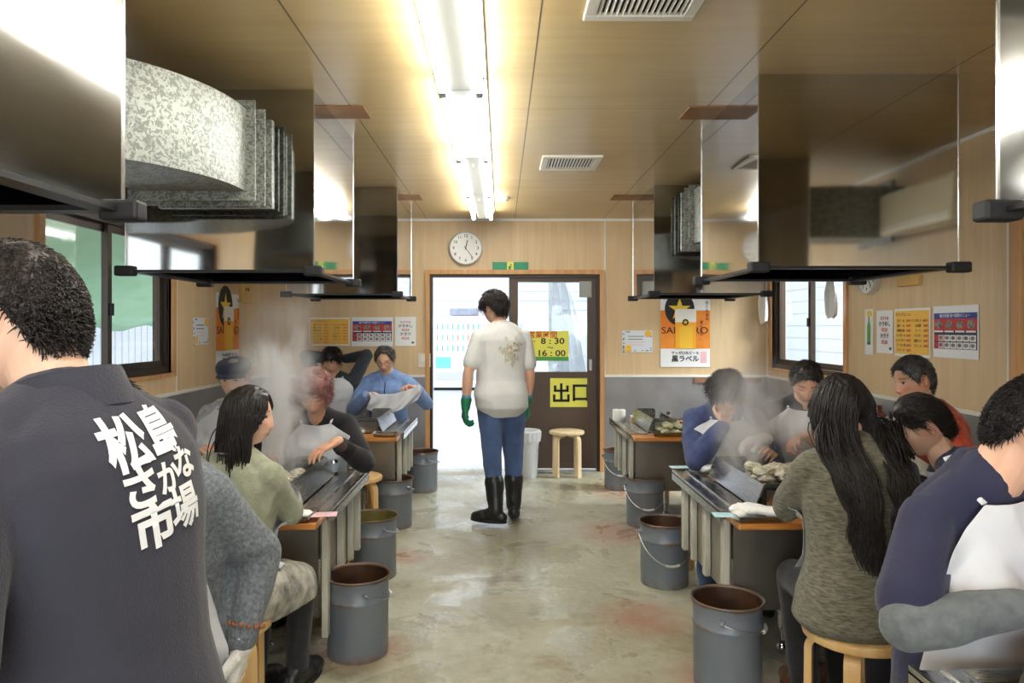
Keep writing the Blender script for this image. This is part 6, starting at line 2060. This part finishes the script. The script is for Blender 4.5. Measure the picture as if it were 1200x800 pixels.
OY = [oyster_mesh(k, M_shell) for k in range(4)]; OY2 = [oyster_mesh(10 + k, M_shell2) for k in range(3)]
def oysters(cx, cy, z, nx, ny, sx, sy, label, group, meshes, layers=1):
    g_ = random.Random(int(cx * 100 + cy * 10))
    for l in range(layers):
        for i in range(nx - l):
            for j in range(ny - l):
                o = bpy.data.objects.new('oyster', g_.choice(meshes)); COL.objects.link(o)
                o.location = (cx + (i - (nx - l - 1) / 2) * sx + g_.uniform(-.008, .008), cy + (j - (ny - l - 1) / 2) * sy + g_.uniform(-.01, .01), z + .016 + l * .034)
                o.rotation_euler = (g_.uniform(-.25, .25), g_.uniform(-.25, .25), g_.uniform(0, 6.28))
                o.scale = (1, 1, 1)
                tag(o, label, 'oyster', group)
oysters(1.48, 3.52, .738, 6, 4, .086, .095, 'grey oyster in the shell grilling on the right middle table', 'oysters on the right grill', OY)
oysters(1.42, 3.48, .774, 5, 3, .086, .1, 'grey oyster in the shell grilling on the right middle table', 'oysters on the right grill', OY)
oysters(1.36, 3.46, .808, 4, 2, .086, .1, 'grey oyster in the shell grilling on the right middle table', 'oysters on the right grill', OY)
oysters(-1.13, 3.55, .738, 3, 4, .085, .1, 'oyster on the left middle grill under the steam', 'oysters on the left grill', OY)
oysters(1.38, 5.47, .705, 5, 2, .075, .085, 'greenish oyster in the heap on the farthest right table', 'oysters heaped at the far right table', OY2, 1)
oysters(1.37, 5.48, .742, 4, 2, .075, .07, 'greenish oyster in the heap on the farthest right table', 'oysters heaped at the far right table', OY2, 1)

ZS = .6905
# right middle table
tray(1.08, 3.07, .08, 'steel tray with crumpled gloves on the near edge of the right middle table', .20, .13)
lump_glove(1.04, 3.08, ZS + .004, .5, 'empty white glove lying in the tray on the right middle table')
lump_glove(1.11, 3.06, ZS + .022, 2.6, 'empty white glove heaped on top in the right middle tray')
card(.945, 3.05, .713, -.1, M_pbl, 'pale blue order card at the near corner of the right middle table')
card(1.03, 4.10, .713, .05, M_pbl, 'pale blue order card at the far corner of the right middle table', .15, .07)
lump_glove(1.16, 4.0, ZS + .02, .3, 'empty white glove at the far end of the right middle table')
sticks(1.30, 3.98, .70, 1.0, 'chopsticks lying before the man in the navy jersey')
# far right table
tray(1.25, 5.45, 0, 'long steel tray below the oyster heap on the far right table', .24, .12)
cup(1.30, 6.30, ZS, 'white cup on the far right table, left of the shaker', .035, .08)
cup(1.16, 6.30, ZS, 'low white bowl on the far right table', .038, .045)
r = empty('salt_shaker', (1.45, 6.30, ZS), 0, 'small glass shaker on the far right table', 'shaker')
m = MB(); m.smooth = True; m.lathe([(0, 0), (.024, 0), (.024, .05), (.02, .06)], 24, cap=True); m.build('jar', mat('grey glass jar', (186, 190, 194), 0.15, alpha=.7), r)
m = MB(); m.smooth = True; m.lathe([(.022, .058), (.022, .078), (.015, .084), (0, .084)], 24, cap=True); m.build('lid', M_chrome, r)
r = empty('paper_roll', (1.02, 6.26, ZS), 0, 'white paper roll standing at the aisle corner of the far right table', 'paper roll')
m = MB(); m.smooth = True; m.lathe([(.02, 0), (.052, 0), (.055, .006), (.055, .10), (.052, .105), (.02, .105), (.02, 0)], 32); m.build('roll', M_white, r)
m = MB(); m.smooth = True; m.lathe([(.0195, .001), (.0195, .104)], 24); m.build('core', mat('card core', (170, 140, 100), .7), r)
# left middle table
tray(-.90, 3.08, -.05, 'steel tray with glove and knife on the near edge of the left middle table', .21, .14)
lump_glove(-.93, 3.05, ZS + .004, .15, 'empty white glove in the tray on the left middle table')
knife(-.94, 3.12, ZS + .022, -.06, 'wooden handled oyster knife in the left middle tray')
card(-.745, 3.06, .713, .15, M_ppk, 'pale pink order card at the near corner of the left middle table')
card(-.80, 4.10, .713, .0, M_pbl, 'pale blue order card at the far corner of the left middle table', .10, .075)
r = empty('drink_can', (-.92, 3.99, ZS), 0, 'small silver drink can at the far end of the left middle table', 'can')
m = MB(); m.smooth = True; m.lathe([(0, .002), (.02, .0), (.026, .008), (.0265, .085), (.022, .095), (0, .094)], 28, cap=True); m.build('body', M_chrome, r)
m = MB(); m.smooth = True; m.lathe([(.0268, .02), (.0268, .07)], 28); m.build('printed_band', mat('grey blue band', (176, 188, 202), .4), r)
# far left table
tray(-.86, 5.42, 0, 'steel tray at the near aisle corner of the far left table', .18, .12)
tray(-1.05, 6.24, 0, 'white edged steel tray before the man in the blue jacket', .22, .16)
lump_glove(-1.12, 5.44, ZS, 1.2, 'empty white glove on the far left table')
# near right table
r0 = tray(1.21, 1.56, .05, 'steel tray with knife and chopsticks before the navy tee man', .30, .20)
knife(1.155, 1.585, ZS + .022, .25, 'wooden handled oyster knife in the nearest right tray', -.05)
sticks(1.27, 1.505, ZS + .034, .02, 'chopsticks across the nearest right tray')

# sheet held open by the man in the blue jacket
P = []
for i in range(18):
    t = i / 17; row = []
    for j in range(30):
        s = j / 29
        x = -1.165 + s * .45; sag = .05 * math.sin(s * PI)
        ztop = .935 + s * .065 - sag * .9 * (1 - t)
        z = ztop - t * (.15 + .06 * math.sin(s * PI * 1.1))
        y = 6.36 - .03 * t - .03 * math.sin(s * 9 + t * 3) * (.3 + t) * .6 + .012 * math.sin(s * 23 + t * 7)
        row.append(V(x + .02 * math.sin(t * 4), y, z))
    P.append(row)
m = MB(); m.smooth = True; m.grid(P); o = m.build('paper_sheet', M_bib); so = o.modifiers.new('t', 'SOLIDIFY'); so.thickness = .0015
tag(o, 'white paper sheet held open by the man in the blue jacket', 'paper sheet')

# towels on hooks, bagged coats
def towel(x, y, z, label, L=.36, w=.13):
    r = empty('hanging_towel', (x, y, z), 0, label, 'towel', 'white towels on the right wall')
    m = MB(); m.tube([(0.0, 0, .0), (-.05, 0, .0), (-.055, 0, .02)], .004, 8); m.build('hook', M_chrome, r)
    sh = MB(); sh.smooth = True; rings = []
    for i in range(16):
        t = i / 15
        ww = w * (.25 + .75 * min(1, t * 2.2)) * (1 - .25 * max(0, t - .75) * 4 * .5)
        rings.append([V(-.05 + .035 * (.4 + .6 * min(1, t * 2)) * math.cos(a) * (1 + .3 * math.sin(4 * a + t * 6)), ww / 2 * math.sin(a) * (1 + .16 * math.sin(5 * a + t * 5)) + .01 * math.sin(t * 5), .012 - t * L - .02 * math.sin(a * 2 + 1) * (t > .9)) for a in np.linspace(0, 2 * PI, 40, endpoint=False)])
    sh.ring_loft(rings); sh.build('cloth', cloth('white towelling', (232, 230, 226), (244, 242, 240), bump=.6, bscale=120), r)
towel(XR - .03, 7.50, 2.0, 'white towel hanging in the far right corner by the window', .46, .14)
towel(XR - .03, 5.96, 1.95, 'white towel hanging at the near jamb of the right window', .37, .13)
M_coat = cloth('dark coat cloth', (52, 52, 58), (70, 70, 78), nscale=6)
M_bag = mat('clear plastic garment bag', (236, 240, 244), 0.12, alpha=0.30, spec=0.9)
for k, (y, lab) in enumerate(((5.35, 'dark coat in a clear plastic bag on the right wall, farther one'), (4.75, 'dark coat in a clear plastic bag on the right wall beside the red sweatshirt man'))):
    r = empty('bagged_coat', (XR - .13, y, 0), 0, lab, 'coat', None)
    m = MB(); m.tube([(.12, 0, .93), (.02, 0, .93), (0, 0, .945), (-.02, 0, .93)], .004, 8); m.build('hook', M_chrome, r)
    s = Shape(); s.rcone((0, -.16, .84), (0, .16, .84), .06, .06); s.rcone((0, -.1, .84), (0, -.12, .36), .07, .09); s.rcone((0, .1, .84), (0, .12, .36), .07, .09); s.rcone((0, 0, .9), (0, 0, .4), .05, .10)
    me = remeshed(s, 'coat', .014, 4); wrinkle(me, .016, 14, 5 + k); child_mesh(me, 'coat', M_coat, r)
    s = Shape(); s.rcone((0, -.17, .85), (0, .17, .85), .075, .075); s.rcone((0, -.12, .84), (0, -.15, .30), .088, .105); s.rcone((0, .12, .84), (0, .15, .30), .088, .105); s.rcone((0, 0, .9), (0, 0, .36), .06, .115)
    me = remeshed(s, 'plastic_bag', .014, 4); wrinkle(me, .022, 22, 15 + k); child_mesh(me, 'plastic_bag', M_bag, r)

# ================================================================== STEAM
def steam(name, c, size, label, dens, seed, lean=(0, 0), nsc=2.6, thr=.46):
    o = MB().box(-.5, -.5, 0, .5, .5, 1).build(name, None)
    o.data.materials.clear()
    o.location = c; o.scale = size
    m = bpy.data.materials.new('steam ' + name); m.use_nodes = True
    nt = m.node_tree; N = nt.nodes; L = nt.links; N.clear()
    out = N.new('ShaderNodeOutputMaterial'); vol = N.new('ShaderNodeVolumePrincipled')
    vol.inputs['Color'].default_value = (.97, .97, .98, 1); vol.inputs['Anisotropy'].default_value = .25
    tc = N.new('ShaderNodeTexCoord'); sp = N.new('ShaderNodeSeparateXYZ'); L.new(tc.outputs['Generated'], sp.inputs[0])
    mp = N.new('ShaderNodeMapping'); mp.inputs['Scale'].default_value = (size[0] * nsc, size[1] * nsc, size[2] * nsc * .7); mp.inputs['Location'].default_value = (seed, seed * .7, seed * 1.3)
    L.new(tc.outputs['Generated'], mp.inputs[0])
    nz = N.new('ShaderNodeTexNoise'); nz.inputs['Scale'].default_value = 1.7; nz.inputs['Detail'].default_value = 4; nz.inputs['Roughness'].default_value = .6; nz.inputs['Distortion'].default_value = .9
    L.new(mp.outputs[0], nz.inputs['Vector'])
    th = N.new('ShaderNodeMapRange'); th.inputs[1].default_value = thr; th.inputs[2].default_value = thr + .3; L.new(nz.outputs['Fac'], th.inputs[0])
    def math_(op, a, b_):
        q = N.new('ShaderNodeMath'); q.operation = op
        for i, s in enumerate((a, b_)):
            if s is None: continue
            if isinstance(s, (int, float)): q.inputs[i].default_value = s
            else: L.new(s, q.inputs[i])
        return q.outputs[0]
    X, Y, Z = sp.outputs
    cx = math_('ADD', .5 - lean[0] * .5, math_('MULTIPLY', Z, lean[0])); cy = math_('ADD', .5 - lean[1] * .5, math_('MULTIPLY', Z, lean[1]))
    dx = math_('SUBTRACT', X, cx); dy = math_('SUBTRACT', Y, cy)
    rr = math_('SQRT', math_('ADD', math_('MULTIPLY', dx, dx), math_('MULTIPLY', dy, dy)), None)
    fo = N.new('ShaderNodeMapRange'); fo.interpolation_type = 'SMOOTHSTEP'; fo.inputs[1].default_value = .47; fo.inputs[2].default_value = .10; fo.inputs[3].default_value = 0; fo.inputs[4].default_value = 1; L.new(rr, fo.inputs[0])
    zr = N.new('ShaderNodeMapRange'); zr.interpolation_type = 'SMOOTHSTEP'; zr.inputs[1].default_value = 1.0; zr.inputs[2].default_value = .25; zr.inputs[3].default_value = 0; zr.inputs[4].default_value = 1; L.new(Z, zr.inputs[0])
    z2 = N.new('ShaderNodeMapRange'); z2.inputs[1].default_value = 0; z2.inputs[2].default_value = .1; L.new(Z, z2.inputs[0])
    d = math_('MULTIPLY', math_('MULTIPLY', math_('MULTIPLY', th.outputs[0], fo.outputs[0]), math_('MULTIPLY', zr.outputs[0], z2.outputs[0])), dens)
    L.new(d, vol.inputs['Density']); L.new(vol.outputs[0], out.inputs['Volume'])
    o.data.materials.append(m)
    tag(o, label, 'steam', None, 'stuff')
    return o
steam('steam_plume', (-1.13, 3.62, .74), (.52, .56, 1.02), 'white steam rising from the left middle grill past the reddish haired woman', 33, 3.1, (.16, 0))
steam('steam_plume', (1.32, 3.66, .74), (.62, .6, .66), 'white steam over the right grill before the man in the white bib', 22, 5.7, (-.1, 0))
